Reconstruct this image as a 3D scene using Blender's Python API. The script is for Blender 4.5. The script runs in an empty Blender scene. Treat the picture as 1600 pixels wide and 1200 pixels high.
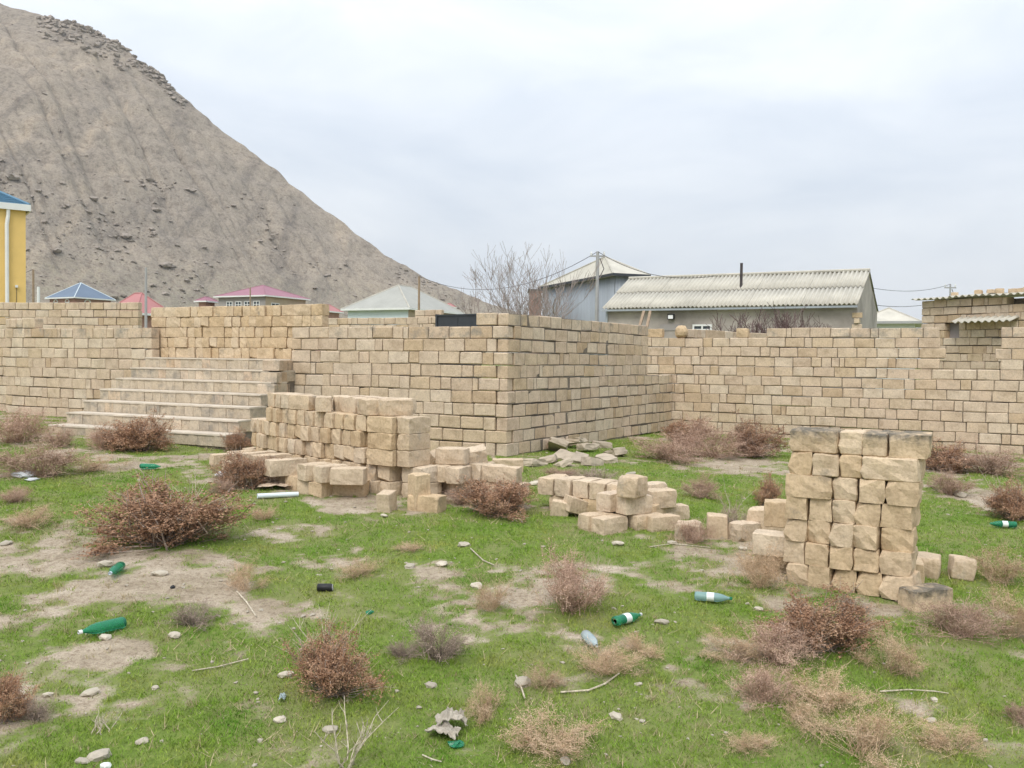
import bpy, bmesh, math, random
import numpy as np
from mathutils import Matrix, Vector, Euler
R = math.radians
scene = bpy.context.scene
C = scene.collection
rnd = random.Random(7)

# ------------------------------------------------------------------ camera
F = 1400.0; ZC = 1.6
PITCH, ROLL = R(1.64), R(0.7)
CM = Matrix.Rotation(math.pi/2 - PITCH, 4, 'X') @ Matrix.Rotation(ROLL, 4, 'Z')
cam_d = bpy.data.cameras.new('camera'); cam = bpy.data.objects.new('camera', cam_d); C.objects.link(cam)
cam.matrix_world = Matrix.Translation((0, 0, ZC)) @ CM
cam_d.sensor_width = 36; cam_d.lens = 36*F/1600; cam_d.clip_start = 0.1; cam_d.clip_end = 6000
scene.camera = cam
# ------------------------------------------------------------------ sky (overcast) and sun
SUN_EL, SUN_AZ = R(52), R(200)      # azimuth: from +Y clockwise
world = bpy.data.worlds.new('World'); scene.world = world; world.use_nodes = True
wn, wl = world.node_tree.nodes, world.node_tree.links
wn.clear()
def N(nt, typ, **kw):
    n = nt.nodes.new(typ)
    for k, v in kw.items():
        if k.startswith('i_'):
            n.inputs[int(k[2:]) if k[2:].isdigit() else k[2:].replace('_', ' ')].default_value = v
        else: setattr(n, k, v)
    return n
def link(nt, a, b): nt.links.new(a, b)
wt = world.node_tree
out = N(wt, 'ShaderNodeOutputWorld'); bg = N(wt, 'ShaderNodeBackground')
sky = N(wt, 'ShaderNodeTexSky'); sky.sky_type = 'NISHITA'; sky.sun_disc = False
sky.sun_elevation = SUN_EL; sky.sun_rotation = SUN_AZ; sky.dust_density = 4; sky.air_density = 1.2
tc = N(wt, 'ShaderNodeTexCoord'); sep = N(wt, 'ShaderNodeSeparateXYZ'); link(wt, tc.outputs['Generated'], sep.inputs[0])
# overcast veil: brighter towards the zenith, with soft cloud banks
elv = N(wt, 'ShaderNodeMapRange'); elv.inputs['From Min'].default_value = -0.02; elv.inputs['From Max'].default_value = 1.0
elv.inputs['To Min'].default_value = 5.2; elv.inputs['To Max'].default_value = 11.5
link(wt, sep.outputs[2], elv.inputs['Value'])
mp = N(wt, 'ShaderNodeMapping'); mp.inputs['Scale'].default_value = (1.6, 1.6, 5.2); mp.inputs['Location'].default_value = (0.9, 0.25, 0.3)
link(wt, tc.outputs['Generated'], mp.inputs['Vector'])
cn = N(wt, 'ShaderNodeTexNoise'); cn.inputs['Scale'].default_value = 2.1; cn.inputs['Detail'].default_value = 6; cn.inputs['Roughness'].default_value = 0.52; cn.inputs['Distortion'].default_value = 0.4
link(wt, mp.outputs[0], cn.inputs['Vector'])
cr = N(wt, 'ShaderNodeValToRGB')
cr.color_ramp.elements[0].position = 0.33; cr.color_ramp.elements[0].color = (0.76, 0.835, 0.94, 1)
cr.color_ramp.elements[1].position = 0.66; cr.color_ramp.elements[1].color = (0.99, 1.035, 1.09, 1)
link(wt, cn.outputs['Fac'], cr.inputs[0])
mul = N(wt, 'ShaderNodeVectorMath', operation='SCALE'); link(wt, cr.outputs[0], mul.inputs[0]); link(wt, elv.outputs[0], mul.inputs['Scale'])
mixs = N(wt, 'ShaderNodeMix', data_type='RGBA'); mixs.inputs[0].default_value = 0.9
link(wt, sky.outputs[0], mixs.inputs[6]); link(wt, mul.outputs[0], mixs.inputs[7])
link(wt, mixs.outputs[2], bg.inputs['Color']); bg.inputs['Strength'].default_value = 0.11
link(wt, bg.outputs[0], out.inputs[0])
sd = bpy.data.lights.new('sun', 'SUN'); sd.energy = 1.5; sd.angle = R(28); sd.color = (1, 0.945, 0.86)
so = bpy.data.objects.new('sun', sd); C.objects.link(so)
sdir = Vector((math.sin(SUN_AZ)*math.cos(SUN_EL), math.cos(SUN_AZ)*math.cos(SUN_EL), math.sin(SUN_EL)))
so.rotation_euler = (-sdir).to_track_quat('-Z', 'Y').to_euler(); so.location = sdir*60
vs = scene.view_settings
vs.view_transform = 'Standard'; vs.look = 'None'; vs.gamma = 1; vs.use_curve_mapping = False; vs.exposure = 0.53
scene.cycles.max_bounces = 6; scene.cycles.use_denoising = True

# ------------------------------------------------------------------ pixel -> world
CM3 = CM.to_3x3()
def ray(px, py): return CM3 @ Vector(((px-800)/F, -(py-600)/F, -1))
def at(px, py, Y):
    d = ray(px, py); d = d*(Y/d.y); return Vector((d.x, d.y, d.z+ZC))
def gz(x, y):
    """ground height; works on floats and arrays"""
    yy = np.clip(y, 2.5, 16.56); xx = np.clip(x, -14, 14)
    z = -2.597 - 0.0195*xx + 0.13502*yy - 0.004076*yy*yy
    far = np.clip((np.asarray(y, float)-22)/20, 0, 1)
    return z*(1-far) + (-1.6)*far + ZC
def gp(px, py, lift=0.0):
    d = ray(px, py); lo, hi = 1.0, 80.0
    for _ in range(60):
        m = (lo+hi)/2; p = d*m
        if p.z+ZC > float(gz(p.x, p.y))+lift: lo = m
        else: hi = m
    p = d*lo; return Vector((p.x, p.y, p.z+ZC))

# ------------------------------------------------------------------ helpers
def tag(o, label=None, cat=None, group=None, kind=None):
    if label: o['label'] = label
    if cat: o['category'] = cat
    if group: o['group'] = group
    if kind: o['kind'] = kind
    return o
def empty(name, loc, rz=0.0, label=None, cat=None, group=None):
    o = bpy.data.objects.new(name, None); C.objects.link(o)
    o.location = loc; o.rotation_euler = (0, 0, rz); o.empty_display_size = 0.2
    return tag(o, label, cat, group)
def ob(name, me, parent=None, loc=(0, 0, 0), rot=(0, 0, 0), scale=None, mat=None):
    o = bpy.data.objects.new(name, me); C.objects.link(o)
    o.location = loc; o.rotation_euler = rot
    if scale: o.scale = scale
    if parent: o.parent = parent
    if mat and not me.materials: me.materials.append(mat)
    return o
def mesh(name, verts, faces, mat=None, smooth=False):
    me = bpy.data.meshes.new(name); me.from_pydata([tuple(v) for v in verts], [], faces); me.update()
    if mat: me.materials.append(mat)
    if smooth: me.polygons.foreach_set('use_smooth', [True]*len(me.polygons))
    return me
class MB:
    """collects boxes, prisms and tubes into one mesh"""
    def __init__(s): s.v = []; s.f = []
    def add(s, vs, fs):
        n = len(s.v); s.v += [tuple(v) for v in vs]; s.f += [tuple(i+n for i in f) for f in fs]; return s
    def box(s, x0, x1, y0, y1, z0, z1, M=None):
        vs = [Vector((x, y, z)) for z in (z0, z1) for y in (y0, y1) for x in (x0, x1)]
        if M: vs = [M @ v for v in vs]
        return s.add(vs, [(0, 2, 3, 1), (4, 5, 7, 6), (0, 1, 5, 4), (2, 6, 7, 3), (0, 4, 6, 2), (1, 3, 7, 5)])
    def tube(s, pts, rads, n=6, cap=True):
        pts = [Vector(p) for p in pts]; base = len(s.v); t = None
        for i, p in enumerate(pts):
            a = pts[max(i-1, 0)]; b = pts[min(i+1, len(pts)-1)]
            d = (b-a).normalized() if (b-a).length > 1e-9 else Vector((0, 0, 1))
            x = d.orthogonal().normalized() if t is None else (t - d*t.dot(d)).normalized()
            t = x; y = d.cross(x); r = rads[i] if hasattr(rads, '__len__') else rads
            for k in range(n):
                an = 2*math.pi*k/n; s.v.append(tuple(p + x*(r*math.cos(an)) + y*(r*math.sin(an))))
        for i in range(len(pts)-1):
            for k in range(n):
                a = base+i*n+k; b = base+i*n+(k+1) % n
                s.f.append((a, b, b+n, a+n))
        if cap and n > 2:
            s.f.append(tuple(base+k for k in reversed(range(n)))); s.f.append(tuple(base+(len(pts)-1)*n+k for k in range(n)))
        return s
    def build(s, name, mat, parent=None, smooth=False, loc=(0, 0, 0), rot=(0, 0, 0)):
        return ob(name, mesh(name, s.v, s.f, mat, smooth), parent, loc, rot)

# vectorised value noise
_rs = np.random.RandomState(11); _tab = _rs.rand(512, 512)
def vnoise(x, y):
    xi = np.floor(x).astype(int); yi = np.floor(y).astype(int); fx = x-xi; fy = y-yi
    fx = fx*fx*(3-2*fx); fy = fy*fy*(3-2*fy)
    g = lambda a, b: _tab[a % 512, b % 512]
    return (g(xi, yi)*(1-fx)+g(xi+1, yi)*fx)*(1-fy) + (g(xi, yi+1)*(1-fx)+g(xi+1, yi+1)*fx)*fy
def fbm(x, y, o=4, s=0):
    v = 0; a = 0.5; x = x+s*17.3; y = y+s*9.1
    for i in range(o): v = v+a*vnoise(x*2**i, y*2**i); a *= 0.5
    return v/(1-0.5**o)

# ------------------------------------------------------------------ materials
def nmat(name):
    m = bpy.data.materials.new(name); m.use_nodes = True; nt = m.node_tree
    return m, nt, nt.nodes['Principled BSDF']
def ramp(nt, src, stops):
    r = N(nt, 'ShaderNodeValToRGB'); e = r.color_ramp.elements
    while len(e) < len(stops): e.new(0.5)
    for i, (p, c) in enumerate(stops):
        e[i].position = p; e[i].color = (c, c, c, 1) if not hasattr(c, '__len__') else tuple(c)+(1,)
    link(nt, src, r.inputs[0]); return r.outputs[0]
def noise(nt, vec, scale, detail=4, rough=0.55, dist=0.0):
    n = N(nt, 'ShaderNodeTexNoise'); n.inputs['Scale'].default_value = scale; n.inputs['Detail'].default_value = detail
    n.inputs['Roughness'].default_value = rough; n.inputs['Distortion'].default_value = dist
    if vec is not None: link(nt, vec, n.inputs['Vector'])
    return n.outputs['Fac']
def mix(nt, fac, a, b, mode='MIX'):
    m = N(nt, 'ShaderNodeMix', data_type='RGBA', blend_type=mode)
    for k, v in ((0, fac), (6, a), (7, b)):
        s = m.inputs[k]
        if isinstance(v, (int, float)): s.default_value = v if k == 0 else (v, v, v, 1)
        elif isinstance(v, tuple): s.default_value = v+(1,)
        else: link(nt, v, s)
    return m.outputs[2]
def math_n(nt, op, a, b=0.0):
    m = N(nt, 'ShaderNodeMath', operation=op)
    for i, v in enumerate((a, b)):
        if isinstance(v, (int, float)): m.inputs[i].default_value = v
        else: link(nt, v, m.inputs[i])
    return m.outputs[0]
def bump(nt, bsdf, h, strength, dist=0.02):
    b = N(nt, 'ShaderNodeBump'); b.inputs['Strength'].default_value = strength; b.inputs['Distance'].default_value = dist
    link(nt, h, b.inputs['Height']); link(nt, b.outputs[0], bsdf.inputs['Normal'])

def stone(name, tones, stain=0.0, stain_col=(0.13, 0.125, 0.115), streak=True, topgrow=False):
    m, nt, b = nmat(name)
    oi = N(nt, 'ShaderNodeObjectInfo'); geo = N(nt, 'ShaderNodeNewGeometry'); tco = N(nt, 'ShaderNodeTexCoord')
    off = N(nt, 'ShaderNodeVectorMath', operation='ADD')
    sc = N(nt, 'ShaderNodeVectorMath', operation='SCALE'); sc.inputs['Scale'].default_value = 37.0
    cx = N(nt, 'ShaderNodeCombineXYZ'); link(nt, oi.outputs['Random'], cx.inputs[0]); link(nt, oi.outputs['Random'], cx.inputs[2])
    link(nt, cx.outputs[0], sc.inputs[0]); link(nt, geo.outputs['Position'], off.inputs[0]); link(nt, sc.outputs[0], off.inputs[1])
    P = off.outputs[0]
    col = ramp(nt, oi.outputs['Random'], [(0.0, tones[0]), (0.16, tones[1]), (0.5, tones[2]), (0.84, tones[3]), (1.0, tones[4])])
    n1 = noise(nt, P, 5.0, 5, 0.6); n2 = noise(nt, P, 38.0, 4, 0.65)
    col = mix(nt, 0.55, col, ramp(nt, n1, [(0.3, (0.62, 0.58, 0.53)), (0.5, (1, 1, 1)), (0.72, (1.22, 1.2, 1.16))]), 'MULTIPLY')
    col = mix(nt, 0.7, col, ramp(nt, n2, [(0.3, (0.72, 0.70, 0.67)), (0.52, (1, 1, 1)), (0.75, (1.12, 1.12, 1.1))]), 'MULTIPLY')
    if stain > 0:
        sn = noise(nt, geo.outputs['Position'], 3.2, 7, 0.72)
        f = ramp(nt, sn, [(0.62-0.3*stain, 0.0), (0.78-0.3*stain, 0.85)])
        if topgrow:      # lichen sits on the upper part of the block
            sg_ = N(nt, 'ShaderNodeSeparateXYZ'); link(nt, tco.outputs['Generated'], sg_.inputs[0])
            zz_ = math_n(nt, 'ADD', sg_.outputs[2], math_n(nt, 'MULTIPLY', math_n(nt, 'SUBTRACT', noise(nt, geo.outputs['Position'], 11, 5, .7), 0.5), 1.3))
            f = math_n(nt, 'MULTIPLY', f, ramp(nt, zz_, [(0.45, 0.0), (0.95, 1.0)]))
        col = mix(nt, f, col, stain_col)
    link(nt, col, b.inputs['Base Color']); b.inputs['Roughness'].default_value = 0.95; b.inputs['Specular IOR Level'].default_value = 0.1
    wv = N(nt, 'ShaderNodeTexWave'); wv.inputs['Scale'].default_value = 9; wv.inputs['Distortion'].default_value = 3; wv.inputs['Detail'].default_value = 3
    link(nt, P, wv.inputs['Vector'])
    h = math_n(nt, 'ADD', math_n(nt, 'MULTIPLY', n1, 1.2), math_n(nt, 'MULTIPLY', n2, 0.55))
    if streak: h = math_n(nt, 'ADD', h, math_n(nt, 'MULTIPLY', wv.outputs['Fac'], 0.16))
    bump(nt, b, h, 0.55, 0.025)
    return m
TAN = [(0.50, 0.375, 0.255), (0.59, 0.475, 0.35), (0.565, 0.445, 0.335), (0.62, 0.52, 0.405), (0.535, 0.41, 0.275)]
YEL = [(0.555, 0.42, 0.27), (0.60, 0.47, 0.325), (0.535, 0.40, 0.255), (0.62, 0.50, 0.365), (0.575, 0.445, 0.305)]
PALE = [(0.57, 0.455, 0.33), (0.61, 0.505, 0.385), (0.55, 0.43, 0.305), (0.60, 0.485, 0.355), (0.57, 0.46, 0.35)]
STEP = [(0.50, 0.42, 0.32), (0.52, 0.445, 0.345), (0.51, 0.43, 0.33), (0.53, 0.45, 0.35), (0.50, 0.415, 0.31)]
M = {}
M['wall'] = stone('limestone_wall', TAN, 0.06, (0.30, 0.27, 0.23))
M['wall_top'] = stone('limestone_weathered', TAN, 0.38, (0.26, 0.24, 0.21))
M['loose'] = stone('limestone_loose', YEL, 0.05)
M['step'] = stone('limestone_steps', STEP, 0.46, (0.27, 0.245, 0.21))
M['old'] = stone('limestone_old', PALE, 0.22, (0.33, 0.30, 0.26))
M['fresh'] = stone('limestone_pale', PALE, 0.0)
M['dark'] = stone('limestone_dark', YEL, 0.9, (0.10, 0.10, 0.09), topgrow=True)

def plain(name, col, rough=0.8, var=0.25, scale=3.0, bstr=0.0, metal=0.0, spec=0.3, coords='pos', streakz=None, rand=0.0):
    m, nt, b = nmat(name)
    g = N(nt, 'ShaderNodeNewGeometry'); v = g.outputs['Position']
    if streakz:
        mpn = N(nt, 'ShaderNodeMapping'); mpn.inputs['Scale'].default_value = streakz; link(nt, v, mpn.inputs['Vector']); v = mpn.outputs[0]
    n = noise(nt, v, scale, 6, 0.62)
    c = mix(nt, 1.0, col, ramp(nt, n, [(0.25, 1-var), (0.5, 1.0), (0.78, 1+var)]), 'MULTIPLY')
    if rand:
        oi = N(nt, 'ShaderNodeObjectInfo')
        c = mix(nt, 1.0, c, ramp(nt, oi.outputs['Random'], [(0, 1-rand), (1, 1+rand)]), 'MULTIPLY')
    link(nt, c, b.inputs['Base Color']); b.inputs['Roughness'].default_value = rough; b.inputs['Metallic'].default_value = metal
    b.inputs['Specular IOR Level'].default_value = spec
    if bstr: bump(nt, b, n, bstr, 0.03)
    return m
M['added_tread'] = plain('added_pale_tread', (0.55, 0.48, 0.39), 0.95, 0.22, 4, 0.3)  # paler colour for the added slabs, sets step tops off from the risers
M['mortar'] = plain('mortar', (0.185, 0.155, 0.125), 0.95, 0.7, 5, 0.4)
M['render'] = plain('grey_render', (0.36, 0.325, 0.295), 0.9, 0.42, 0.7, 0.2)
M['asbestos'] = plain('roof_sheet', (0.49, 0.465, 0.40), 0.85, 0.16, 1.4, 0.0, rand=0.06)
M['slate'] = plain('grey_roof', (0.36, 0.36, 0.33), 0.85, 0.10, 1.0)
M['zinc'] = plain('zinc_sheet', (0.34, 0.37, 0.40), 0.55, 0.22, 0.7, 0.0, 0.3, streakz=(1, 1, 0.15))
M['yellow'] = plain('yellow_plaster', (0.76, 0.53, 0.19), 0.85, 0.08, 1.5)
M['white'] = plain('white_paint', (0.72, 0.73, 0.72), 0.6, 0.08, 2.0)
M['offwhite'] = plain('pale_blue_plaster', (0.62, 0.70, 0.74), 0.8, 0.08, 0.8)
M['blue_roof'] = plain('blue_metal_roof', (0.13, 0.175, 0.24), 0.6, 0.15, 0.6)
M['blue_tile'] = plain('blue_tile', (0.10, 0.21, 0.31), 0.5, 0.15, 1.5)
M['pink_roof'] = plain('red_metal_roof', (0.43, 0.19, 0.185), 0.6, 0.12, 0.5)
M['magenta_roof'] = plain('crimson_metal_roof', (0.31, 0.145, 0.185), 0.6, 0.12, 0.5)
M['stone_house'] = plain('house_plaster', (0.42, 0.335, 0.25), 0.9, 0.15, 1.0)
M['grey_house'] = plain('grey_plaster', (0.30, 0.28, 0.27), 0.9, 0.15, 1.0)
M['brick'] = plain('brick_plaster', (0.36, 0.21, 0.17), 0.9, 0.2, 2.0)
M['dark_metal'] = plain('dark_metal', (0.045, 0.05, 0.06), 0.5, 0.2, 2.0)
M['steel'] = plain('pole_steel', (0.36, 0.36, 0.36), 0.6, 0.15, 2.0)
M['wood'] = plain('weathered_timber', (0.30, 0.22, 0.15), 0.9, 0.25, 6.0)
M['wire'] = plain('wire_black', (0.05, 0.05, 0.055), 0.7, 0.1)
M['rust'] = plain('rusty_pipe', (0.06, 0.05, 0.05), 0.8, 0.3, 4)
M['bark'] = plain('bare_bark', (0.30, 0.25, 0.225), 0.9, 0.25, 5)
M['twig_red'] = plain('bark_reddish', (0.14, 0.095, 0.09), 0.9, 0.25, 5)
M['rock'] = plain('hill_rock', (0.285, 0.245, 0.21), 0.95, 0.45, 0.9, 0.5)
M['rubble'] = plain('rubble_stone', (0.42, 0.355, 0.275), 0.95, 0.3, 6, 0.5, rand=0.15)
M['pebble'] = plain('pale_pebble', (0.46, 0.41, 0.33), 0.95, 0.25, 14, 0.3, rand=0.2)
M['cardboard'] = plain('wet_cardboard', (0.52, 0.41, 0.31), 0.9, 0.25, 9)
M['pvc'] = plain('pvc_pipe', (0.66, 0.72, 0.76), 0.45, 0.06)
M['paper'] = plain('crumpled_paper', (0.40, 0.36, 0.30), 0.9, 0.35, 12, 0.6)
M['bag'] = plain('plastic_bag', (0.62, 0.64, 0.67), 0.5, 0.25, 12)
M['label_w'] = plain('paper_label', (0.70, 0.74, 0.72), 0.7, 0.2, 40)
M['label_b'] = plain('pale_cap', (0.55, 0.66, 0.72), 0.6, 0.1)
M['black'] = plain('black_plastic', (0.02, 0.02, 0.022), 0.5, 0.3, 8)
def glassy(name, col, alpha_t, rough=0.15):
    m, nt, b = nmat(name); b.inputs['Base Color'].default_value = col+(1,); b.inputs['Roughness'].default_value = rough
    b.inputs['Transmission Weight'].default_value = alpha_t; b.inputs['IOR'].default_value = 1.25; return m
M['green_pet'] = glassy('green_plastic', (0.07, 0.44, 0.26), 0.7, 0.1)
M['clear_pet'] = glassy('clear_plastic', (0.62, 0.72, 0.74), 0.55, 0.25)
M['aqua_pet'] = glassy('aqua_plastic', (0.36, 0.55, 0.55), 0.5, 0.25)
M['pane'] = glassy('window_pane', (0.05, 0.06, 0.07), 0.0, 0.1)
M['lens'] = plain('lamp_glass', (0.85, 0.86, 0.88), 0.2, 0.02)

def twigmat(name, cols, var=0.3):
    m, nt, b = nmat(name); oi = N(nt, 'ShaderNodeObjectInfo'); g = N(nt, 'ShaderNodeNewGeometry')
    n = noise(nt, g.outputs['Position'], 9.0, 3)
    c = ramp(nt, n, [(0.3, cols[0]), (0.5, cols[1]), (0.7, cols[2])])
    c = mix(nt, 1.0, c, ramp(nt, oi.outputs['Random'], [(0, 1-var), (1, 1+var)]), 'MULTIPLY')
    c = mix(nt, 1.0, c, ramp(nt, noise(nt, g.outputs['Position'], 70, 2), [(0.3, 0.65), (0.7, 1.35)]), 'MULTIPLY')
    link(nt, c, b.inputs['Base Color']); b.inputs['Roughness'].default_value = 0.9; b.inputs['Specular IOR Level'].default_value = 0.1
    return m
M['leaf_brown'] = twigmat('dry_leaf_brown', [(0.27, 0.15, 0.09), (0.39, 0.23, 0.145), (0.48, 0.315, 0.21)], 0.15)
M['leaf_pink'] = twigmat('dry_leaf_pinkish', [(0.34, 0.225, 0.165), (0.45, 0.31, 0.235), (0.54, 0.39, 0.30)], 0.15)
M['leaf_straw'] = twigmat('dry_leaf_straw', [(0.42, 0.285, 0.18), (0.52, 0.375, 0.25), (0.60, 0.455, 0.32)], 0.12)
M['leaf_grey'] = twigmat('dry_leaf_grey', [(0.29, 0.215, 0.17), (0.39, 0.30, 0.245), (0.48, 0.38, 0.31)], 0.12)
M['twig'] = twigmat('dry_twig', [(0.22, 0.17, 0.14), (0.32, 0.25, 0.21), (0.42, 0.35, 0.29)], 0.15)
M['twig_pale'] = twigmat('pale_twig', [(0.42, 0.37, 0.28), (0.5, 0.44, 0.34), (0.56, 0.5, 0.4)], 0.1)

# ------------------------------------------------------------------ ground patches (dirt and grass cover)
def ell(cx, cy, rx, ry, s):
    c = gp(cx, cy); a = gp(cx+rx, cy); b1 = gp(cx, cy-ry); b2 = gp(cx, cy+ry)
    return (c.x, (b1.y+b2.y)/2, abs(a.x-c.x), abs(b1.y-b2.y)/2, s)
DIRT = [ell(*a) for a in [
    (185, 905, 190, 40, 1.15), (60, 875, 100, 25, .8), (330, 945, 110, 18, .7), (450, 838, 75, 20, 1.1), (565, 792, 75, 16, 1.4),
    (1150, 727, 80, 14, 1.2), (1350, 955, 110, 22, 1.1), (190, 712, 90, 10, 1.1), (270, 722, 60, 10, .9), (1230, 900, 90, 45, .5),
    (200, 1015, 45, 14, .9), (280, 1070, 40, 14, .8), (390, 1110, 70, 18, .7), (820, 990, 70, 16, .9), (1000, 880, 230, 25, .55),
    (420, 960, 50, 22, .8), (620, 890, 130, 14, .5), (1480, 720, 120, 18, .9), (1520, 790, 120, 26, .7), (110, 1110, 110, 40, .55),
    (1430, 1105, 50, 16, .8), (960, 1000, 60, 18, .4), (1100, 1090, 90, 40, .45), (880, 745, 70, 10, .7), (700, 775, 60, 12, .7),
    (1180, 850, 60, 24, .6), (480, 1150, 80, 25, .4), (1500, 1170, 110, 30, .4), (60, 690, 130, 14, .8), (360, 745, 30, 14, .9)]]
GRASS = [ell(*a) for a in [
    (230, 775, 170, 30, .9), (700, 1090, 130, 60, .9), (150, 985, 120, 20, .7), (270, 960, 110, 14, .6), (330, 1170, 180, 50, .7),
    (1010, 960, 120, 26, .9), (1460, 820, 110, 34, 1.0), (1120, 790, 130, 28, 1.0), (960, 700, 60, 12, 1.1), (700, 830, 160, 30, .8),
    (640, 960, 120, 40, .6), (1480, 1060, 90, 60, .7), (60, 1010, 60, 30, .5), (830, 1010, 50, 24, .7), (60, 1180, 90, 40, .8),
    (1420, 960, 60, 20, .5), (1250, 1150, 60, 50, .4), (930, 1130, 120, 50, .6), (980, 745, 110, 14, .9), (260, 700, 50, 10, .7)]]
def cover(x, y):
    """0 bare dirt .. 1 dense grass"""
    v = 0.62*(fbm(x*0.85, y*0.85, 3, 1)-0.5)*2 + 0.75*(fbm(x*2.6, y*2.6, 4, 2)-0.5)*2 + 0.27 + 0.6*(fbm(x*9, y*9, 4, 5)-0.5)*2
    for L, sg in ((DIRT, -1), (GRASS, 1)):
        for cx, cy, rx, ry, s in L:
            d = ((x-cx)/rx)**2+((y-cy)/ry)**2
            v = v+sg*(0.75 if sg > 0 else 0.62)*s*np.exp(-d*0.9)
    return np.clip(v*1.0+0.42, 0, 1)
def gbump(x, y):
    z = 0.05*(fbm(x*0.7, y*0.7, 3, 3)-0.5) + 0.022*(fbm(x*5, y*5, 3, 4)-0.5)
    w = np.clip((24-np.hypot(x, y-9))/6, 0, 1)
    return z*w
def gtop(x, y):
    x = np.asarray(x, float); y = np.asarray(y, float)
    return gz(x, y)+gbump(x, y)

def axis(a, b, st, ends):
    v = list(np.arange(a, b, st)); s = st; lo, hi = v[0], v[-1]
    L = []; H = []
    while lo > ends[0]: s *= 1.25; lo -= s; L.append(max(lo, ends[0]))
    s = st
    while hi < ends[1]: s *= 1.25; hi += s; H.append(min(hi, ends[1]))
    return np.array(L[::-1]+v+H)
gx = axis(-11.5, 11.5, 0.055, (-2500, 2500)); gy = axis(3.2, 18.5, 0.055, (-800, 3000))
GX, GY = np.meshgrid(gx, gy); GZ = gtop(GX, GY)
def gridmesh(name, X, Y, Z, mat, smooth=True):
    ny, nx = X.shape; me = bpy.data.meshes.new(name)
    co = np.stack([X, Y, Z], -1).reshape(-1, 3).astype(np.float32)
    i = np.arange(ny*nx).reshape(ny, nx)
    q = np.stack([i[:-1, :-1], i[:-1, 1:], i[1:, 1:], i[1:, :-1]], -1).reshape(-1, 4).astype(np.int32)
    me.vertices.add(len(co)); me.vertices.foreach_set('co', co.ravel())
    me.loops.add(q.size); me.loops.foreach_set('vertex_index', q.ravel())
    me.polygons.add(len(q)); me.polygons.foreach_set('loop_start', np.arange(0, q.size, 4, dtype=np.int32))
    me.polygons.foreach_set('use_smooth', np.full(len(q), smooth))
    me.update(calc_edges=True); me.materials.append(mat); return me
def fattr(me, name, vals):
    a = me.attributes.new(name, 'FLOAT', 'POINT'); a.data.foreach_set('value', np.asarray(vals, np.float32).ravel())

m, nt, b = nmat('field_soil')
ga = N(nt, 'ShaderNodeAttribute'); ga.attribute_name = 'cover'
geo = N(nt, 'ShaderNodeNewGeometry'); P = geo.outputs['Position']
nf = noise(nt, P, 22, 5, 0.7); nm = noise(nt, P, 3.0, 4); nff = noise(nt, P, 90, 3, 0.6)
soil = ramp(nt, nm, [(0.3, (0.33, 0.27, 0.195)), (0.55, (0.45, 0.375, 0.285)), (0.75, (0.55, 0.47, 0.375))])
soil = mix(nt, 0.8, soil, ramp(nt, nf, [(0.32, (0.55, 0.5, 0.45)), (0.5, (1, 1, 1)), (0.7, (1.15, 1.15, 1.12))]), 'MULTIPLY')
soil = mix(nt, 0.7, soil, ramp(nt, nff, [(0.3, 0.6), (0.5, 1.0), (0.72, 1.3)]), 'MULTIPLY')
turf = ramp(nt, nf, [(0.3, (0.10, 0.14, 0.032)), (0.5, (0.155, 0.225, 0.048)), (0.7, (0.24, 0.265, 0.085))])
turf = mix(nt, ramp(nt, noise(nt, P, 1.3, 4), [(0.4, 0.0), (0.65, 0.75)]), turf, (0.255, 0.25, 0.115))
f = math_n(nt, 'ADD', ga.outputs['Fac'], math_n(nt, 'MULTIPLY', math_n(nt, 'SUBTRACT', nf, 0.5), 0.9))
col = mix(nt, ramp(nt, f, [(0.25, 0.0), (0.6, 1.0)]), soil, turf)
link(nt, col, b.inputs['Base Color']); b.inputs['Roughness'].default_value = 1; b.inputs['Specular IOR Level'].default_value = 0.05
bump(nt, b, math_n(nt, 'ADD', nf, math_n(nt, 'MULTIPLY', nff, 0.5)), 0.8, 0.03)
M['ground'] = m
gme = gridmesh('ground', GX, GY, GZ, M['ground']); cov = cover(GX, GY); fattr(gme, 'cover', cov)
tag(ob('ground', gme), kind='structure')

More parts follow.
